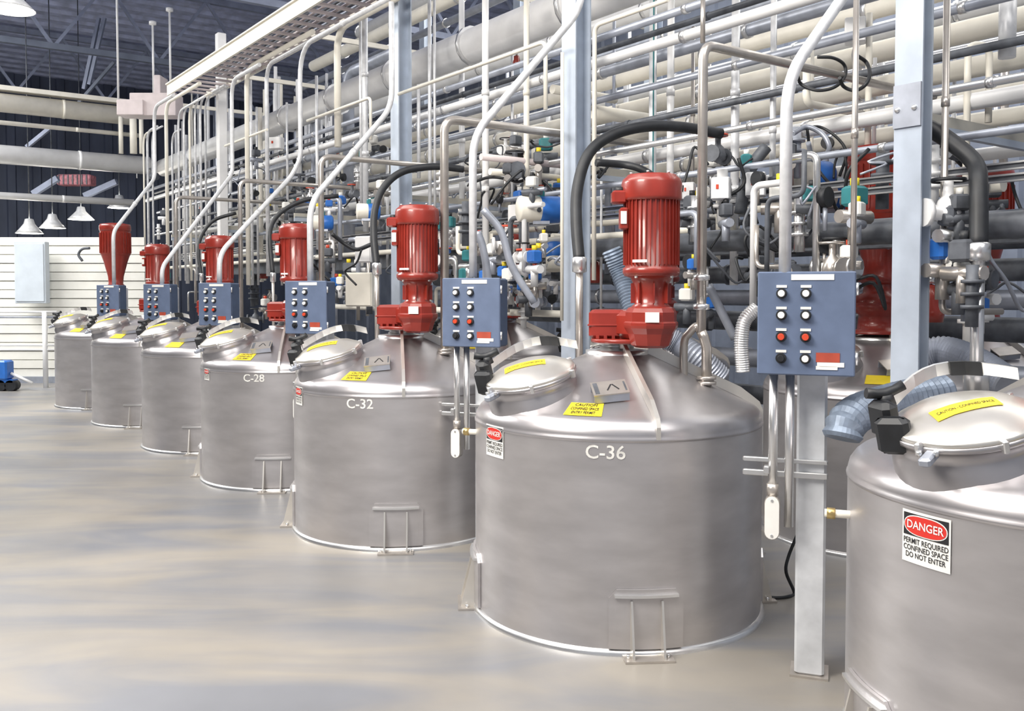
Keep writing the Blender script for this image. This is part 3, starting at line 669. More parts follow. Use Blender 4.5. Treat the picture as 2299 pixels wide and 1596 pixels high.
for (m_, r_, rad, mt, s0, s1, nm, lab) in RUNS:
    z_ = zm(m_, r_); t = thing('process_pipe', lab, 'pipe', W(s0, r_, z_), 'pipes running along the rack')
    MB().sweep([W(s0, r_, z_), W(s1, r_, z_)], rad, mt, 18 if rad > .09 else 10).build('tube', t)
    q = s0+1.3+rnd.random()
    while q < min(s1, 12):
        MB().cyl(W(q, r_, z_), W(q+.05, r_, z_), rad*1.15+.004, CHROME if mt != DARKP else DARKP, 14).build('joint_band', t); q += 1.9
# strut rails, dark beam
MR = Matrix((E, D, Z)).transposed()
for dz, lab in ((.0, 'upper of the two parallel bright strut rails'), (-.075, 'lower of the two parallel bright strut rails')):
    z_ = zm(.110, 2.0)+dz; t = thing('strut_rail', lab, 'rail', W(8, 2.0, z_), 'twin strut rails')
    MB().box(W(7.5, 2.0, z_), (.04, 21, .012), CHROME, MR).build('top_face', t); MB().box(W(7.5, 2.01, z_-.02), (.02, 21, .03), DARKP, MR).build('slot_face', t)
    MB().box(W(7.5, 2.0, z_-.04), (.04, 21, .01), CHROME, MR).build('bottom_face', t)
t = thing('support_beam', 'heavy dark steel beam at the height of the blue boxes', 'beam', W(5, 2.3, 2.25))
z_ = zm(.055, 2.3)
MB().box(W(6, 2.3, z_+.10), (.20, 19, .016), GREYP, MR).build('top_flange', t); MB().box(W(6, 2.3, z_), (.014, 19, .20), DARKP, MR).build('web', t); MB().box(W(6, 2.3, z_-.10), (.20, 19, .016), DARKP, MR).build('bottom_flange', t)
t = thing('support_beam', 'dark round header pipe in front of the heavy beam', 'pipe', W(0, 1.9, 2.2)); MB().sweep([W(-3, 1.75, 2.40), W(2.6, 1.75, 2.40)], .085, DARKP, 16).build('tube', t)
# hand rail pieces
for k, (xa, ya, xb, yb, lab) in enumerate(((895, 207, 1225, 98, 'long'), (1335, 55, 1500, 2, 'right'), (690, 268, 832, 222, 'middle'), (505, 322, 600, 297, 'left'))):
    a = atr(xa, ya, 1.05); b = atr(xb, yb, 1.05); b.z = a.z = (a.z+b.z)/2
    lb = ['long slanting cream rail left of the slanting conduit of the C-36 box', 'slanting cream rail right of the middle column', 'cream rail ending above the C-28 motor', 'short thin rail at the left of the rack'][k]
    pts = [a, b, b-Z*.6] if k in (0,) else ([b, a, a-Z*2.1] if k == 1 else ([a, b, b-Z*.5] if k == 2 else [a, b]))
    pipe('hand_rail', lb, 'rail', pts, .019, CREAMP, .08, 10, 'cream rails on the rack')
# ---- vertical pipes/conduits: (px, width px, ytop, ybot, r, material, top, label)
VP = [
 (810, 7, -10, 470, 1.5, GALV, 0, 'thin conduit left of the thick one above the C-32 tank'),
 (820, 13, -10, 520, 1.5, GALV, 0, 'thick pale conduit just left of the C-32 tank column'),
 (940, 8, 190, 400, 1.5, GALV, 0, 'short conduit right of the column above the C-32 motor'),
 (965, 8, -10, 600, 1.6, GALV, 0, 'thin conduit, left of the close pair right of the C-32 motor'),
 (976, 6, -10, 560, 1.6, GALV, 0, 'thin conduit, right of the close pair right of the C-32 motor'),
 (1037, 13, -10, 640, 1.7, WHITEP, 0, 'white pipe left of the slanting conduit of the C-36 box'),
 (1090, 15, -10, 640, 1.4, WHITEP, 0, 'thick white pipe above the box beside the C-36 tank'),
 (1182, 13, -10, 640, 1.6, CREAMP, 0, 'cream pipe halfway between two steel columns'),
 (1150, 6, 90, 560, 2.5, GALV, 0, 'thin rear conduit left of the cream vertical pipe'),
 (1262, 8, 118, 720, 1.1, CREAMP, 0, 'thin cream pipe against the left side of the middle column'),
 (1350, 6, 300, 700, 1.8, GALV, 0, 'thin grey conduit right of the middle column'),
 (1465, 17, -10, 640, 1.9, GALV, 0, 'pale conduit with green stripe above the C-36 motor'),
 (1505, 16, -10, 640, 1.9, WHITEP, 0, 'white pipe just right of the green striped conduit'),
 (1578, 11, -10, 96, 1.2, TANP, 0, 'short tan pipe above the bend of the C-36 product pipe'),
 (1555, 9, 60, 640, 2.6, TANP, 0, 'slim tan pipe left of the C-36 product pipe'),
 (1650, 19, -10, 640, 2.2, GALV, 0, 'wide pale conduit with a grey box beside it'),
 (1735, 14, -10, 590, 2.0, GALV, 0, 'pale conduit left of the conduit of the largest blue box'),
 (1822, 8, 80, 560, 3.0, CREAMP, 0, 'thin cream pipe right of the conduit of the largest blue box'),
 (1950, 14, 30, 340, 2.6, CREAMP, 0, 'cream pipe above the tall red motor'),
 (1963, 9, 130, 350, 2.9, WHITEP, 0, 'thin white pipe next to the cream one above the tall red motor'),
 (2262, 36, -10, 130, 2.2, GALV, 0, 'fat bluish pipe at the top right corner'),
 (2140, 8, 120, 600, 3.0, GALV, 0, 'thin rear conduit right of the grey steel column'),
 (565, 6, 180, 640, 1.3, GALV, 0, 'thin conduit right of the slim pale column'),
 (578, 5, 240, 640, 1.5, GALV, 0, 'thinnest conduit right of the slim pale column'),
 (620, 8, 150, 500, 1.7, WHITEP, 0, 'white pipe left of the C-28 hose'),
 (645, 5, 230, 500, 1.6, GALV, 0, 'thin conduit above the C-28 motor, left one'),
 (712, 7, 170, 560, 1.6, GALV, 0, 'thin conduit above the C-28 motor, right one'),
 (735, 6, 165, 600, 1.9, GALV, 0, 'thin conduit left of the fat bluish elbow pipe'),
 (870, 7, 330, 600, 2.0, GALV, 0, 'thin conduit left of the C-32 motor'),
]
for (px, wp, yt, yb, r_, mt, tp, lab) in VP:
    for tr in range(40):
        a = atr(px, (yt+yb)/2, r_); Yd = a.y; zt_ = at(px, yt, Yd).z; zb_ = at(px, yb, Yd).z
        if not any(abs(r_-q[1]) < q[2]+wp/2/F*Yd+.01 and zb_ < zm(q[0], q[1]) < zt_ for q in RUNS): break
        r_ += .02
    a.z = 0; rad = wp/2/F*Yd
    if lab.startswith('pale conduit with green'):
        t = thing('vertical_conduit', lab, 'conduit', a+Z*zb_, 'vertical pipes in the rack'); MB().cyl(a+Z*zb_, a+Z*zt_, rad, mt, 12).build('tube', t)
        MB().box(a+Vector((0, -rad, (zb_+zt_)/2)), (.012, .006, zt_-zb_), TEAL).build('green_stripe', t); continue
    pipe('vertical_conduit' if 'conduit' in lab else 'vertical_pipe', lab, 'conduit' if 'conduit' in lab else 'pipe', [a+Z*zb_, a+Z*zt_], rad, mt, .1, 12, 'vertical pipes in the rack', coup=1.1 if wp > 8 else None)
# long thin conduits in front near right
for px, y0, y1, Yd, rad, lab in ((1915, -10, 606, 5.2, .017, 'thin tan conduit dropping behind the right edge of the largest blue box'), (2115, -10, 700, 5.6, .021, 'tan pipe right of the grey steel column, turning right at its foot')):
    a = at(px, y1, Yd); b = at(px, y0, Yd); b.x = a.x; b.y = a.y; pts = [a, b]
    if px > 2000: pts = [a+Vector((.42, .1, 0)), a, b]
    pipe('vertical_pipe', lab, 'pipe', pts, rad, TANP, .05, 12, 'slim pipes beside the grey steel column', coup=.9)
# U-bend pipe at right
a = at(2165, 600, 6.6); b = at(2165, 130, 6.6); b.x = a.x; b.y = a.y; c2 = b+Vector((.18, .05, 0)); c2.z = b.z-.15
pipe('vertical_pipe', 'cream pipe with a U-bend top at the right edge', 'pipe', [a, b+Z*.1, b+Z*.1+Vector((.18, .05, 0)), c2-Z*.3], .024, CREAMP, .085, 12)
# conduits that arch into the tray (px, ytop, width, run)
for k, (px, yt, yb, rad, run) in enumerate(((372, 192, 630, .032, 2.0), (400, 250, 630, .018, 1.2), (412, 243, 630, .018, 1.2), (425, 235, 630, .020, 1.2), (437, 228, 630, .018, 1.3), (449, 222, 630, .020, 1.3), (553, 122, 640, .036, 2.5), (598, 146, 620, .030, 2.5), (675, 300, 300, .03, 0), (757, 66, 330, .045, 2.5), (460, 214, 600, .018, 1.2), (330, 262, 620, .024, .8), (322, 300, 620, .02, .8), (341, 255, 620, .02, .8), (386, 300, 640, .02, .6))):
    if run == 0: continue
    a = atr(px, yt, .74+.046*k); zt_ = min(a.z, 5.44-rad); b = Vector((a.x, a.y, at(px, yb, a.y).z))
    pipe('arched_conduit', ['pale conduit bending over at the far left of the rack', 'leftmost thin arched conduit of the tight bundle', 'second arched conduit of the tight bundle', 'third arched conduit of the tight bundle', 'fourth arched conduit of the tight bundle', 'fifth arched conduit of the tight bundle', 'wide arched conduit right of the slim pale column', 'arched conduit left of the C-28 motor', '', 'large arched conduit beside the fat bluish elbow', 'rightmost arched conduit of the tight bundle', 'arched conduit at the far end, middle one', 'arched conduit at the far end, leftmost', 'arched conduit at the far end, rightmost', 'short conduit between the far end and the tight bundle'][k],
         'conduit', [b, Vector((a.x, a.y, zt_)), Vector((a.x, a.y, zt_))-D*run], rad, GALV if k % 3 else CREAMP, .30, 10, 'conduits arching into the cable tray')
# fat elbow pipe at px 782
a = atr(782, 165, 2.76); b = Vector((a.x, a.y, at(782, 620, a.y).z))
pipe('elbow_pipe', 'fat bluish pipe with an elbow top left of the C-32 tank column', 'pipe', [b, a, a-D*1.6], .095, GREYP, .28, 18)
# more dense verticals behind
for k in range(60):
    px = rnd.uniform(385, 780); r_ = rnd.uniform(1.9, 4.4); a = atr(px, 400, r_); yt = rnd.uniform(180, 330)*(.9 if px > 600 else 1.1); z1 = at(px, yt, a.y).z; z0 = at(px, rnd.uniform(560, 640), a.y).z
    a.z = 0; o = MB().cyl(a+Z*z0, a+Z*z1, rnd.choice((.022, .03, .036, .045)), (GALV, CREAMP, WHITEP, GREYP)[k % 4], 8).build('vertical_conduit')
    lb_ = 'distant %s conduit in the thicket ' % ('silvery', 'cream', 'white', 'grey')[k % 4] + ('above the second blue box' if px < 460 else 'above the third blue box' if px < 570 else 'just left of the C-28 motor' if px < 640 else 'behind the C-28 motor' if px < 700 else 'right of the C-28 motor')
    tag(o, lb_, 'conduit', lb_)
for k in range(30):
    px = rnd.uniform(1080, 2280); r_ = rnd.uniform(2.8, 7.5); a = atr(px, 300, r_); z1 = at(px, rnd.uniform(-10, 330), a.y).z; z0 = at(px, rnd.uniform(420, 640), a.y).z
    a.z = 0; o = MB().cyl(a+Z*z0, a+Z*z1, rnd.choice((.02, .028, .035, .05)), rnd.choice((GALV, CREAMP, TANP, GREYP)), 8).build('vertical_conduit')
    z_ = 'between the middle column and the C-32 box' if px < 1265 else ('behind the C-36 motor' if px < 1600 else ('between the C-36 motor and the grey steel column' if px < 2000 else 'right of the grey steel column'))
    tag(o, 'slender rear conduit deep in the rack '+z_, 'conduit', 'rear conduits '+z_)
# cross members along E at columns
PZ = [(zm(m_, r_), rad) for (m_, r_, rad, mt, s0, s1, nm, lab) in RUNS if r_ < 5.3]
def clear_z(z):
    for k in range(200):
        for sg in (1, -1):
            zz = z+sg*k*.01
            if all(abs(zz-a) > b+.05 for a, b in PZ) and abs(zz-5.6) > .17: return zz
    return z
for s_ in (-1.23, 1.97, 5.17, 8.37, 11.57, 14.77):
    for z_, mt in ((5.38, CREAMP), (4.35, COLM), (3.62, CREAMP), (2.98, COLM)):
        zc = clear_z(z_)
        nm = {-1.23: 'at the grey steel column', 1.97: 'at the middle column', 5.17: 'at the C-32 tank column', 8.37: 'behind the C-28 motor', 11.57: 'at the slim pale column', 14.77: 'near the far end', 17.9: 'at the far end'}[s_]
        lv = {5.38: 'top', 4.35: 'upper', 3.62: 'middle', 2.98: 'lower'}[z_]
        o = MB().box(W(s_+.14, 3.4, zc), (4.1, .05, .07), mt, MR).build('cross_beam'); tag(o, '%s cross beam of the rack %s' % (lv, nm), 'beam', 'cross beams of the rack')
# cross pipes along E
for (px, py, Yd, L_, rad, mt, lab) in ((1810, 232, 7.2, 1.1, .03, CREAMP, 'cream cross pipe with rounded elbow under the looped cables'), (1080, 352, 9.0, 1.4, .035, BEIGE, 'pinkish cross pipe left of the middle column'), (1240, 530, 9.5, 1.3, .03, CREAMP, 'cream cross pipe beside the blue motor'),
        (1100, 385, 9.4, .9, .035, CREAMP, 'cream cross pipe above the blue motor'), (1330, 250, 9.2, .9, .07, CREAMP, 'fat cream stub pipe right of the middle column'), (1240, 200, 9.8, .9, .05, CREAMP, 'cream cross pipe left of the middle column')):
    a = at(px, py, Yd); pipe('cross_pipe', lab, 'pipe', [a+Z*.25, a, a+E*L_] if 'elbow' in lab else [a, a+E*L_], rad, mt, .08, 12, 'short cross pipes')
# ---- corrugated hoses
def corr(name, label, pts, r_, m=HOSEM, rings=60, group='corrugated hoses', k=8):
    sp = smooth_path(pts, k); P = []; Rr = []
    L = sum((b-a).length for a, b in zip(sp, sp[1:])); n = rings*2; acc = 0; i = 0; seg = [(b-a).length for a, b in zip(sp, sp[1:])]
    for q in range(n+1):
        d_ = L*q/n
        while i < len(seg)-1 and acc+seg[i] < d_: acc += seg[i]; i += 1
        P.append(sp[i].lerp(sp[i+1], (d_-acc)/seg[i])); Rr.append(r_*(1.07 if q % 2 else .93))
    return tag(MB().sweep(P, Rr, m, 28, True, False).build(name), label, 'hose', group)
t = corr('corrugated_hose', 'grey corrugated hose curling down beside the foreground tank', [at(2120, 878, 4.95), at(2040, 892, 4.85), at(1975, 910, 4.72), at(1925, 928, 4.6), at(1898, 955, 4.52), at(1890, 985, 4.5)], .092, rings=22)
corr('corrugated_hose', 'dark corrugated hose right of the grey steel column', [at(2060, 800, 6.2), at(2120, 790, 6.1), at(2190, 815, 5.9), at(2260, 860, 5.7)], .10, GREYP, 30)
corr('corrugated_hose', 'grey corrugated hose leaning beside the C-36 motor', [at(1372, 560, 7.2), at(1392, 610, 7.2), at(1412, 670, 7.1), at(1430, 730, 7.0)], .075, HOSEM, 26)
corr('corrugated_hose', 'dark corrugated hose lying behind the C-36 gearbox', [at(1478, 748, 6.9), at(1520, 770, 6.9), at(1565, 800, 6.8), at(1620, 850, 6.8)], .085, GREYP, 26)
corr('corrugated_hose', 'braided steel hose hanging left of the largest blue box', [at(1700, 690, 5.6), at(1672, 720, 5.6), at(1664, 770, 5.6), at(1668, 835, 5.6)], .042, CHROME, 30)
for k, (p_, lab) in enumerate(((((1085, 470), (1125, 520), (1150, 600), (1200, 680)), 'long grey flexible conduit falling right of the C-36 box'), (((1072, 520), (1085, 560), (1098, 640)), 'short grey flexible conduit behind the C-36 box'), (((1720, 330), (1690, 370), (1672, 420), (1662, 480)), 'thick dark flexible conduit between the two grey boxes'),
     ((((1590, 640), (1620, 700), (1650, 760))), 'grey flexible conduit right of the C-36 product pipe'))):
    tag(MB().sweep(smooth_path([at(x, y, 8.2 if x < 1300 else 7.4) for x, y in p_]), .035 if k != 2 else .05, GREYP if k != 2 else DARKP, 10).build('flexible_conduit'), lab, 'conduit', 'flexible conduits')

# ------------------------------------------------------------------ blue motors, junction boxes, valves, cables
def blue_motor(p, label, r_=.12, L_=.42, ax=None):
    ax = ax or Vector((.96, .28, 0)); t = thing('pump_motor', label, 'motor', p-Z*r_, 'blue pump motors')
    MB().lathe([(0, -.5*L_), (r_*.9, -.5*L_), (r_, -.47*L_), (r_, -.05*L_)], CREAMP, p, ax, 22).build('front_housing', t)
    MB().lathe([(r_, -.05*L_), (r_*1.04, -.03*L_), (r_*1.04, .38*L_), (r_*.8, .46*L_), (0, .48*L_)], BMOT, p, ax, 22).build('blue_cover', t)
    MB().box(p+Z*r_*1.1, (.09, .09, .05), TEAL, frame(ax), .01).build('terminal_box', t)
    MB().box(p-Z*r_*1.05, (.16, .14, .03), GREYP).build('foot', t); return t
blue_motor(at(1215, 470, 8.9), 'blue and cream motor left of the middle column', .125, .46)
blue_motor(at(1822, 392, 7.6), 'blue and white motor below the looped black cables', .11, .40)
blue_motor(at(1868, 440, 7.9), 'dusky blue motor under the strut rails', .12, .42)
blue_motor(at(1245, 575, 9.3), 'dark blue motor end beside the middle column', .09, .3, Vector((0, .2, 1)))
blue_motor(at(725, 500, 12.5), 'small blue motor right of the C-28 motor', .10, .3)
blue_motor(at(828, 475, 11.5), 'small blue motor left of the C-32 hose', .10, .3)
def jbox(p, label, w_=.26, h_=.30, mt=GALV, mark=True):
    t = thing('junction_box', label, 'electrical box', p-Z*h_/2, 'grey junction boxes'); MB().box(p, (w_, .12, h_), mt, MU, .008).build('body', t)
    d_ = MB().box(p+UN*.066, (w_*.94, .012, h_*.94), mt, MU, .004).build('cover', t)
    if mark: MB().box(p+UN*.074+Z*.01-UX*.02, (w_*.14, .004, h_*.2), REDL, MU).build('red_mark', d_)
jbox(at(1619, 424, 7.0), 'grey junction box with red mark, nearest the C-36 product pipe', .14, .17)
jbox(at(1697, 415, 7.2), 'grey junction box with red mark, left of the largest box conduit', .15, .19)
jbox(at(1547, 430, 7.4), 'small pale junction box right of the C-36 motor', .10, .14)
jbox(at(1420, 560, 7.8), 'grey junction box behind the C-36 motor', .14, .16)
jbox(at(1165, 480, 9.4), 'pale box behind the blue and cream motor', .2, .18, WHITEP, False)
jbox(at(620, 322, 14.0), 'white box in the thicket above the C-28 motor', .22, .18, WHITEP)
jbox(at(820, 560, 10.5), 'white box behind the C-32 hose', .20, .30, WHITEP, False)
jbox(at(810, 650, 10.8), 'cream box low behind the C-32 hose', .35, .40, CREAMP, False)
jbox(at(950, 690, 9.3), 'cream box right of the C-32 gearbox', .14, .32, CREAMP, False)
jbox(at(1920, 70, 7.4), 'pale box high above the tall red motor', .16, .2, WHITEP, False)
# looped cables
def cable(pts, label, rad=.011, mt=BLACK, Yd=7.0, group='loose cables', closed=False):
    P = [at(x, y, Yd+.06*math.sin(k*1.7)) for k, (x, y) in enumerate(pts)]
    return tag(MB().sweep(smooth_path(P, 7), rad, mt, 7).build('cable'), label, 'cable', group)
cable([(1790, 170), (1800, 190), (1835, 203), (1875, 195), (1897, 170), (1895, 145), (1870, 130), (1835, 128)], 'black cable loop hanging left of the slim conduit', .012, Yd=6.4)
cable([(1925, 125), (1945, 140), (1953, 165), (1943, 190), (1920, 203), (1895, 195), (1885, 175)], 'black cable loop wound right of the slim conduit', .013, Yd=6.3)
cable([(1780, 300), (1810, 285), (1845, 300), (1862, 330), (1850, 350), (1825, 358), (1815, 320)], 'thick grey cable bow above the blue and white motor', .02, GREYP, 7.1)
cable([(1800, 290), (1840, 285), (1880, 310), (1900, 345), (1885, 395)], 'black cable arching over the blue and white motor', .012, Yd=7.2)
cable([(1812, 290), (1820, 340), (1840, 385), (1870, 420)], 'black cable slanting across the blue and white motor', .012, Yd=7.15)
cable([(1872, 400), (1875, 365), (1890, 335), (1900, 370), (1896, 400)], 'small black cable loop beside the tall red motor', .010, Yd=7.2)
cable([(1600, 345), (1640, 350), (1660, 372), (1690, 355)], 'thin cable above the grey junction boxes', .010, Yd=7.3)
cable([(1590, 370), (1560, 330), (1545, 380), (1530, 430)], 'curved cable just right of the C-36 motor', .012, Yd=7.4)
cable([(1060, 410), (1100, 398), (1140, 402), (1165, 408), (1200, 392)], 'black cable sagging between the white pipes', .016, Yd=9.4)
cable([(1140, 402), (1125, 440), (1118, 450)], 'black cable tail hanging above the flexible conduit', .012, Yd=9.4)
cable([(1210, 400), (1180, 430), (1215, 405), (1250, 440), (1262, 460)], 'crossed black cables above the blue and cream motor', .012, Yd=9.4)
cable([(745, 525), (775, 548), (800, 560), (830, 550), (845, 545)], 'thick black cable sagging left of the C-32 hose', .024, Yd=10.2)
cable([(740, 630), (720, 610), (700, 590)], 'black cable behind the box of the C-28 tank', .015, Yd=10.2)
cable([(800, 640), (775, 610), (800, 590), (812, 560)], 'thin black cable behind the cream box', .012, Yd=10.2)
cable([(1360, 385), (1330, 375), (1300, 390)], 'short black cable left of the C-36 motor top', .015, Yd=8.5)
cable([(1190, 315), (1200, 325), (1230, 330), (1262, 320)], 'thin black cable sagging beside the middle column', .010, Yd=9.0)
cable([(1338, 365), (1400, 370), (1440, 380), (1480, 405)], 'black hose stub behind the C-36 motor top', .030, Yd=7.0)
cable([(2095, 310), (2140, 345), (2180, 385)], 'dark slanting hose right of the grey steel column', .03, Yd=6.8)
cable([(2270, 400), (2280, 440), (2299, 480), (2330, 500)], 'thin dark cable at the right edge', .012, Yd=6.6)
# valves & instruments
def valve(p, kind, mt, k=1.):
    mb = MB(); a = rnd.uniform(0, PI); h = Vector((math.cos(a), math.sin(a), 0))
    if kind == 0:   # globe valve with hand wheel
        mb.cyl(p-h*.10*k, p+h*.10*k, .032*k, mt, 10); mb.cyl(p-h*.11*k, p-h*.09*k, .058*k, mt, 12); mb.cyl(p+h*.09*k, p+h*.11*k, .058*k, mt, 12)
        mb.lathe([(0, -.06*k), (.05*k, -.03*k), (.055*k, 0), (.04*k, .05*k), (.02*k, .07*k), (.02*k, .13*k)], mt, p, n=12)
        mb.lathe([(.055*k, .13*k), (.068*k, .125*k), (.068*k, .14*k), (.055*k, .135*k)], rnd.choice((mt, BLACK, REDL)), p, n=14); mb.box(p+Z*.132*k, (.11*k, .012*k, .008*k), mt)
    elif kind == 1:  # actuated valve
        mb.cyl(p-Z*.12*k, p+Z*.02*k, .028*k, mt, 10); mb.cyl(p-h*.09*k, p+h*.09*k, .03*k, mt, 10)
        mb.box(p+Z*.09*k, (.10*k, .08*k, .09*k), rnd.choice((DARKP, BMOT, TEAL, WHITE, DARKP)), Matrix.Rotation(a, 3, 'Z'), .012*k); mb.cyl(p+Z*.13*k, p+Z*.17*k, .02*k, rnd.choice((YEL, BLACK, REDL, WHITE)), 10)
    elif kind == 2:  # stacked flanged fitting
        for q in range(3): mb.cyl(p+Z*(q*.07-.02)*k, p+Z*(q*.07)*k, .06*k, mt, 14)
        mb.cyl(p-Z*.12*k, p+Z*.22*k, .034*k, mt, 10)
    else:            # gauge
        mb.cyl(p-Z*.10*k, p+Z*.02*k, .012*k, mt, 8); mb.cyl(p+Z*.06*k-h*.02*k, p+Z*.06*k+h*.02*k, .05*k, BLACK, 16); mb.cyl(p+Z*.06*k+h*.02*k, p+Z*.06*k+h*.023*k, .043*k, WHITE, 16)
    return mb
def zone(px):
    return 'behind the far left tanks' if px < 420 else 'left of the C-28 motor' if px < 600 else 'between the C-28 and C-32 motors' if px < 860 else 'just right of the C-32 motor' if px < 1140 else 'beside the middle column' if px < 1300 else 'behind the C-36 motor' if px < 1540 else 'left of the largest blue box' if px < 1700 else 'behind the largest blue box' if px < 2000 else 'right of the grey steel column'
vn = ['wheel_valve', 'actuated_valve', 'flanged_fitting', 'pressure_gauge']; vt = ['small hand-wheel valve %s', 'small valve with box actuator %s', 'stack of steel flanges %s', 'small round pressure gauge %s']
vc = ['valve', 'valve', 'fitting', 'gauge']
for k in range(330):
    px = rnd.choice((rnd.uniform(300, 1300), rnd.uniform(1130, 1270), rnd.uniform(1540, 2230), rnd.uniform(560, 860)))
    r_ = rnd.uniform(1.25, 3.4); py = rnd.uniform(455, 720)
    if rnd.random() < .22: py = rnd.uniform(330, 460)
    p = atr(px, py, r_)
    if p.z < 1.0: continue
    if 1.55 < r_ < 2.55 and 1.85 < p.z < 2.65: p = atr(px, py, 1.42)
    bad = (1975 < px < 2115 or 1250 < px < 1335 or 875 < px < 945) and (p-T1C).dot(E) < 1.6
    for c in TK+BK:
        if math.hypot(p.x-c[0], p.y-c[1]) < RT+.12 and p.z < 1.9: bad = True
        if math.hypot(p.x-c[0]-.05, p.y-c[1]+.1) < .5: bad = True
    if bad: continue
    ty = rnd.choice((0, 1, 1, 2, 3)); z_ = zone(px)
    mt = rnd.choice((CHROME, TANP, GREYP, DARKP, DARKP, WHITEP)); cw = {CHROME: 'bright', TANP: 'tan', GREYP: 'grey', DARKP: 'dark', WHITEP: 'white'}[mt]
    hw = 'above the strut rails' if p.z > 2.95 else ('over the heavy beam' if p.z > 2.35 else ('under the heavy beam' if p.z > 1.85 else 'near the tank tops'))
    lb_ = vt[ty].replace('small', 'small '+cw) % z_+', '+hw
    tag(valve(p, ty, mt, rnd.uniform(.9, 1.5)).build(vn[ty]), lb_, vc[ty], lb_)
# manifold legs and pipe clutter behind the tanks
for k in range(70):
    px = rnd.choice((rnd.uniform(420, 1300), rnd.uniform(1130, 1275), rnd.uniform(1540, 2240))); r_ = rnd.choice((rnd.uniform(1.2, 1.5), rnd.uniform(2.6, 3.3))); p = atr(px, rnd.uniform(560, 700), r_); h = rnd.uniform(.3, .9); p.z = max(p.z, .9)
    if any(math.hypot(p.x-c[0], p.y-c[1]) < RT+.05 for c in TK+BK): continue
    if r_ < 2 and (px > 1850 or 1200 < px < 1340 or 860 < px < 960): continue
    L_ = rnd.uniform(.2, .7); dr = rnd.choice((D, -D, E)); q = p+dr*L_
    if r_ < 2: dr = rnd.choice((D, -D)); q = p+dr*min(L_, .3)
    pts = [p, p+Z*h, q+Z*h] if rnd.random() < .6 else [p-Z*.3, p+Z*h*.5, q+Z*h*.5, q+Z*(h*.5+.3)]
    mt = rnd.choice((CHROME, CREAMP, WHITEP, TANP, GREYP, DARKP)); lb_ = 'small bent %s branch pipe ' % {CHROME: 'bright', CREAMP: 'cream', TANP: 'tan', GREYP: 'grey', DARKP: 'dark', WHITEP: 'white'}[mt]+zone(px)
    tag(MB().sweep(fillet(pts, .07), rnd.choice((.018, .025, .032)), mt, 9).build('branch_pipe'), lb_, 'pipe', lb_)
for k in range(60):
    px = rnd.choice((rnd.uniform(450, 1300), rnd.uniform(1540, 2280))); p = atr(px, rnd.uniform(380, 640), rnd.choice((1.4, 1.5, 2.75, 3.0)) if px < 1960 else 2.8); pts = [p]
    for q in range(4): pts.append(pts[-1]+Vector((rnd.uniform(-.18, .18), rnd.uniform(-.1, .1), rnd.uniform(-.22, .2))))
    tag(MB().sweep(smooth_path(pts, 5), rnd.uniform(.008, .016), rnd.choice((BLACK, BLACK, GREYP, DARKP)), 6).build('cable'), 'thin loose cable tangled '+zone(px), 'cable', 'tangled cables '+zone(px))
# yellow tags along the dark beam
for px, py in ((1215, 565), (1228, 566), (1636, 527), (1652, 527), (1990, 500)):
    p = atr(px, py, 2.15); tag(MB().box(p, (.06, .01, .035), YEL, MR).build('yellow_tag'), 'small yellow tag on the dark beam '+zone(px), 'tag', 'yellow tags '+zone(px))
# small red bits
for px, py, w_, lab in ((1160, 137, .07, 'red valve actuator high left of the middle column'), (1337, 610, .12, 'red pump part left of the C-36 motor'), (592, 610, .13, 'small red pump head left of the C-28 hose'), (2090, 680, .14, 'red pump head right of the grey steel column'), (585, 515, .06, 'tiny red lamp above the C-28 hose')):
    p = atr(px, py, 2.4); t = thing('pump', lab, 'pump', p-Z*w_); MB().lathe([(0, -w_), (w_*.6, -w_), (w_*.7, -.3*w_), (w_*.5, .3*w_), (w_*.5, .8*w_), (0, w_)], RED, p, n=16).build('casing', t); MB().cyl(p+Z*w_, p+Z*w_*1.4, w_*.2, CHROME, 8).build('spindle', t)
# brass drain and cord on the floor
an, yy = surf_angle(1908, TK[0]); p = at(1905, 1155, 3.98)
t = thing('drain_fitting', 'small brass drain fitting on the left side of the foreground tank', 'fitting', p); MB().cyl(p-UX*.10, p+UX*.05, .018, CREAMP, 12).build('nipple', t); MB().cyl(p-UX*.09, p-UX*.055, .026, BRASS, 6).build('hex_nut', t)
an, yy = surf_angle(1072, TK[1]); p = at(1072, 970, 5.75)
t = thing('drain_fitting', 'small brass drain fitting on the left side of the C-36 tank', 'fitting', p); MB().cyl(p-UX*.10, p+UX*.05, .018, CREAMP, 12).build('nipple', t); MB().cyl(p-UX*.09, p-UX*.055, .026, BRASS, 6).build('hex_nut', t)
pts = []
for (px, py) in ((1790, 1200), (1770, 1250), (1765, 1285)): pts.append(at(px, py, 5.9))
for q in range(9):
    a = -.5-q*.55; pts.append(Vector((1.72+.16*math.cos(a), 6.05+.2*math.sin(a), .012)))
tag(MB().sweep(smooth_path(pts, 6), .011, BLACK, 8).build('floor_cord'), 'black cord coiled on the floor behind the pale post', 'cord')
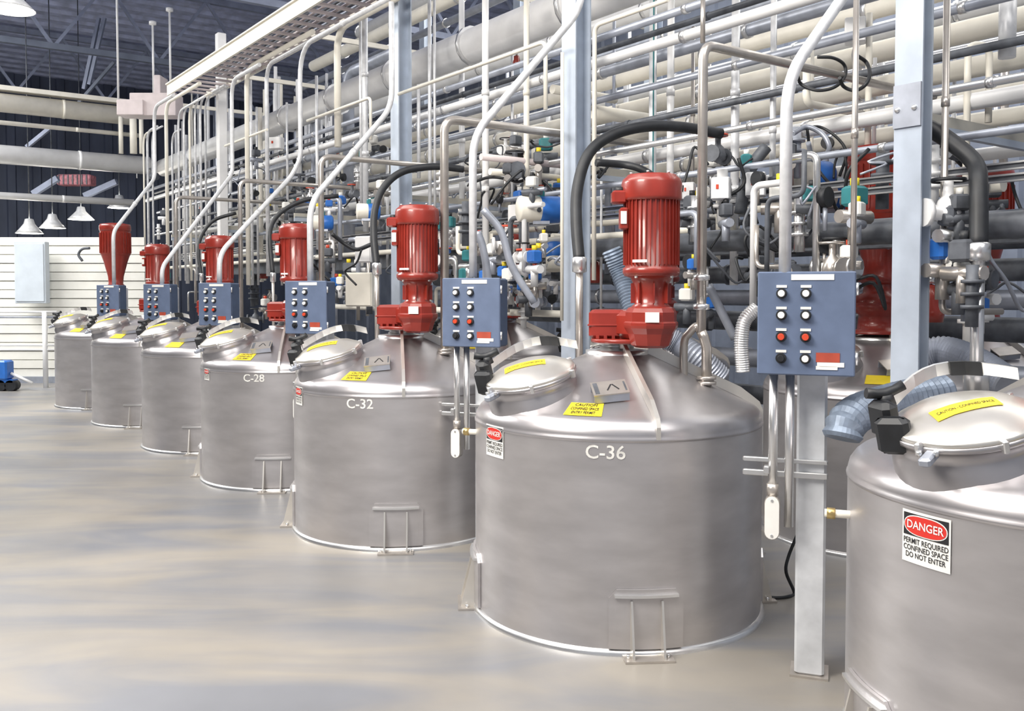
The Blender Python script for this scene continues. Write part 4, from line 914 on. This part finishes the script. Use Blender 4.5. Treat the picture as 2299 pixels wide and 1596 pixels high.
# ------------------------------------------------------------------ aisle end: ducts, boxes, lamps, rail
for (y0, y1, x1, rad, mt, lab) in ((262, 316, 300, .21, CREAMP, 'upper white duct crossing the far end of the aisle'), (362, 372, 335, .21, WHITEP, 'fat grey duct crossing the far end of the aisle'), (282, 306, 330, .05, CREAMP, 'thin cream pipe crossing between the two far ducts'), (440, 455, 300, .08, WHITEP, 'lowest white pipe crossing the far end of the aisle')):
    a = at(x1, y1 if y1 != 316 else 270, 22.0); b = a-E*12
    if y0 == 262: a = at(x1, 262, 22.0); b = a-E*12
    t = thing('crossing_duct', lab, 'duct', b, 'ducts crossing the aisle'); MB().sweep([b, a], rad, mt, 20).build('tube', t)
    q = 1.5
    while q < 11: MB().cyl(a-E*q, a-E*(q+.06), rad*1.05, mt, 20).build('joint_band', t); q += 2.4
a = at(300, 232, 21.95); t = thing('crossing_duct', 'flat cream wireway on top of the upper white duct', 'duct', a-E*6, 'ducts crossing the aisle'); MB().box(a-E*6, (12, .3, .10), CREAMP, MR).build('cover', t)
for (xa, ya, xb, yb, lab) in ((272, 228, 330, 262, 'lowest step'), (298, 212, 400, 262, 'middle step'), (331, 160, 346, 215, 'narrow upright')):
    c = at((xa+xb)/2, (ya+yb)/2, 17.4); w_ = (xb-xa)/F*17.4; h_ = (yb-ya)/F*17.4
    c.y += {'lowest step': 0, 'middle step': .06, 'narrow upright': .5}[lab]
    o = MB().box(c, (w_, .4, h_), BEIGE, None, .01).build('wireway_box'); tag(o, 'beige wireway box at the tray end, '+lab, 'electrical box', 'beige wireway boxes')
for px, yt, yb in ((345, 52, 215), (383, 22, 200), (266, 0, 240)):
    a = at(px, yb, 18.3); b = at(px, yt, 18.3); b.x = a.x; t = thing('hanger_rod', 'thin white hanger rod with cap, '+{345: 'middle one', 383: 'right one beside the tray', 266: 'left one reaching the roof'}[px], 'rod', a, 'hanger rods'); MB().cyl(a, b+Z*(.0 if px > 300 else 2.0), .022, WHITEP, 8).build('rod', t)
    if px > 300: MB().lathe([(0, -.05), (.07, -.03), (.07, .03), (0, .05)], WHITEP, b, n=12).build('cap', t)
for px in (272, 300, 318):
    a = at(px, 345, 21.5); b = at(px, 262, 21.5); b.x = a.x; o = MB().cyl(a, b, .05 if px != 300 else .08, CREAMP, 10).build('duct_hanger'); tag(o, 'cream upright between the far ducts, '+{272: 'left', 300: 'middle thick', 318: 'right'}[px]+' one', 'upright', 'uprights between the far ducts')
# diagonal braces in far bay
for (xa, ya, xb, yb, w_, lab) in ((172, 236, 256, 140, .07, 'pale diagonal brace above the upper far duct'), (60, 330, 115, 285, .09, 'short diagonal brace between the far ducts'), (75, 435, 130, 400, .14, 'diagonal brace under the fat grey duct, left one'), (190, 440, 262, 408, .14, 'diagonal brace under the fat grey duct, right one'), (200, 190, 235, 40, .08, 'steep blue-grey roof brace, left one'), (188, 200, 222, 40, .08, 'steep blue-grey roof brace, right one')):
    mb = MB(); bar(mb, at(xa, ya, 23.5), at(xb, yb, 23.5), w_, WALLB if w_ < .08 else TRUSS); tag(mb.build('diagonal_brace'), lab, 'brace', 'braces at the far end')
c = at(172, 405, 26); t = thing('hoist', 'faded pinkish red hoist box hanging under the far duct', 'hoist', c-Z*.2)
MB().box(c, (.95, .4, .30), PINK, None, .03).build('casing', t)
for q in range(7): MB().box(c+Vector((-.4+q*.13, -.21, 0)), (.03, .03, .27), DARKP).build('rib', t)
lamps = [(182, 493, 24, .33), (118, 512, 22, .30), (66, 524, 21.1, .30), (268, 467, 24, .3), (22, 22, 13.2, .34)]
for k, (px, py, Yd, rr) in enumerate(lamps):
    p = at(px, py, Yd); t = thing('pendant_lamp', ['glowing pendant lamp near the far red motor', 'glowing pendant lamp in the middle of the far aisle', 'glowing pendant lamp farthest left over the partition', 'glowing pendant lamp just above the far red motor', 'glaring high lamp in the top left corner'][k], 'lamp', p, 'glowing pendant lamps')
    MB().lathe([(.05, .34), (.09, .33), (.12, .22), (rr*.7, .10), (rr, .0), (rr*.97, 0)], GALV, p, n=20).build('shade', t)
    MB().lathe([(0, .0), (rr*.93, .0), (rr*.93, .012), (0, .012)], LAMP, p, n=20).build('diffuser', t)
    MB().cyl(p+Z*.33, Vector((p.x, p.y, HZ)), .012, DARKP, 6).build('cord', t)
    l = bpy.data.lights.new('lamp_light', 'POINT'); l.energy = 60; l.shadow_soft_size = .2; l.color = (1, .95, .85); lo = bpy.data.objects.new('lamp_light', l); COL.objects.link(lo); lo.location = p-Z*.15
# guard rail before the partition
t = thing('guard_rail', 'white guard rail in front of the cream partition', 'railing', at(60, 860, 18.8))
for py in (700, 712, 775, 785): MB().cyl(at(-60, py, 18.8), at(128, py, 18.8), .022, WHITEP if py != 712 else GREYP, 8).build('rail', t)
for px in (-50, 100): a = at(px, 700, 18.8); MB().cyl(Vector((a.x, a.y, 0)), a, .05, WHITEP, 10).build('post', t)
c = at(22, 812, 18.2); t = thing('pallet_truck', 'small blue trolley by the white guard rail', 'trolley', Vector((c.x, c.y, 0))); MB().box(Vector((c.x-.1, c.y, .42)), (.22, .3, .38), BMOT, None, .03).build('body', t)
MB().cyl(Vector((c.x+.02, c.y, .35)), Vector((c.x+.45, c.y, .15)), .03, WHITEP, 8).build('handle', t)
for q in (-.15, .05): MB().cyl(Vector((c.x+q, c.y-.1, .11)), Vector((c.x+q, c.y+.1, .11)), .11, BLACK, 14).build('wheel', t)
MB().box(Vector((c.x-.05, c.y, .2)), (.3, .2, .06), BMOT).build('chassis', t)
c = at(72, 612, 19.4); t = thing('wall_cabinet', 'pale blue-grey cabinet front on the cream partition', 'cabinet', c-Z*.7); MB().box(c, (.66, .18, 1.3), mat('pale_blue_paint', (.60, .66, .72), .5, 0, .05, 4), None, .01).build('body', t)
MB().box(c+Vector((0, -.1, 0)), (.60, .02, 1.22), MATS['pale_blue_paint'], None, .006).build('door', t)
c = at(187, 572, 19.2); pts = [c+Vector((.14, 0, .14)), c+Vector((-.02, 0, .12)), c+Vector((-.10, 0, 0)), c+Vector((-.02, 0, -.13))]
tag(MB().sweep(smooth_path(pts, 5), .028, DARKP, 8).build('hanging_hose'), 'short dark hose hooked at the right end of the partition', 'hose')
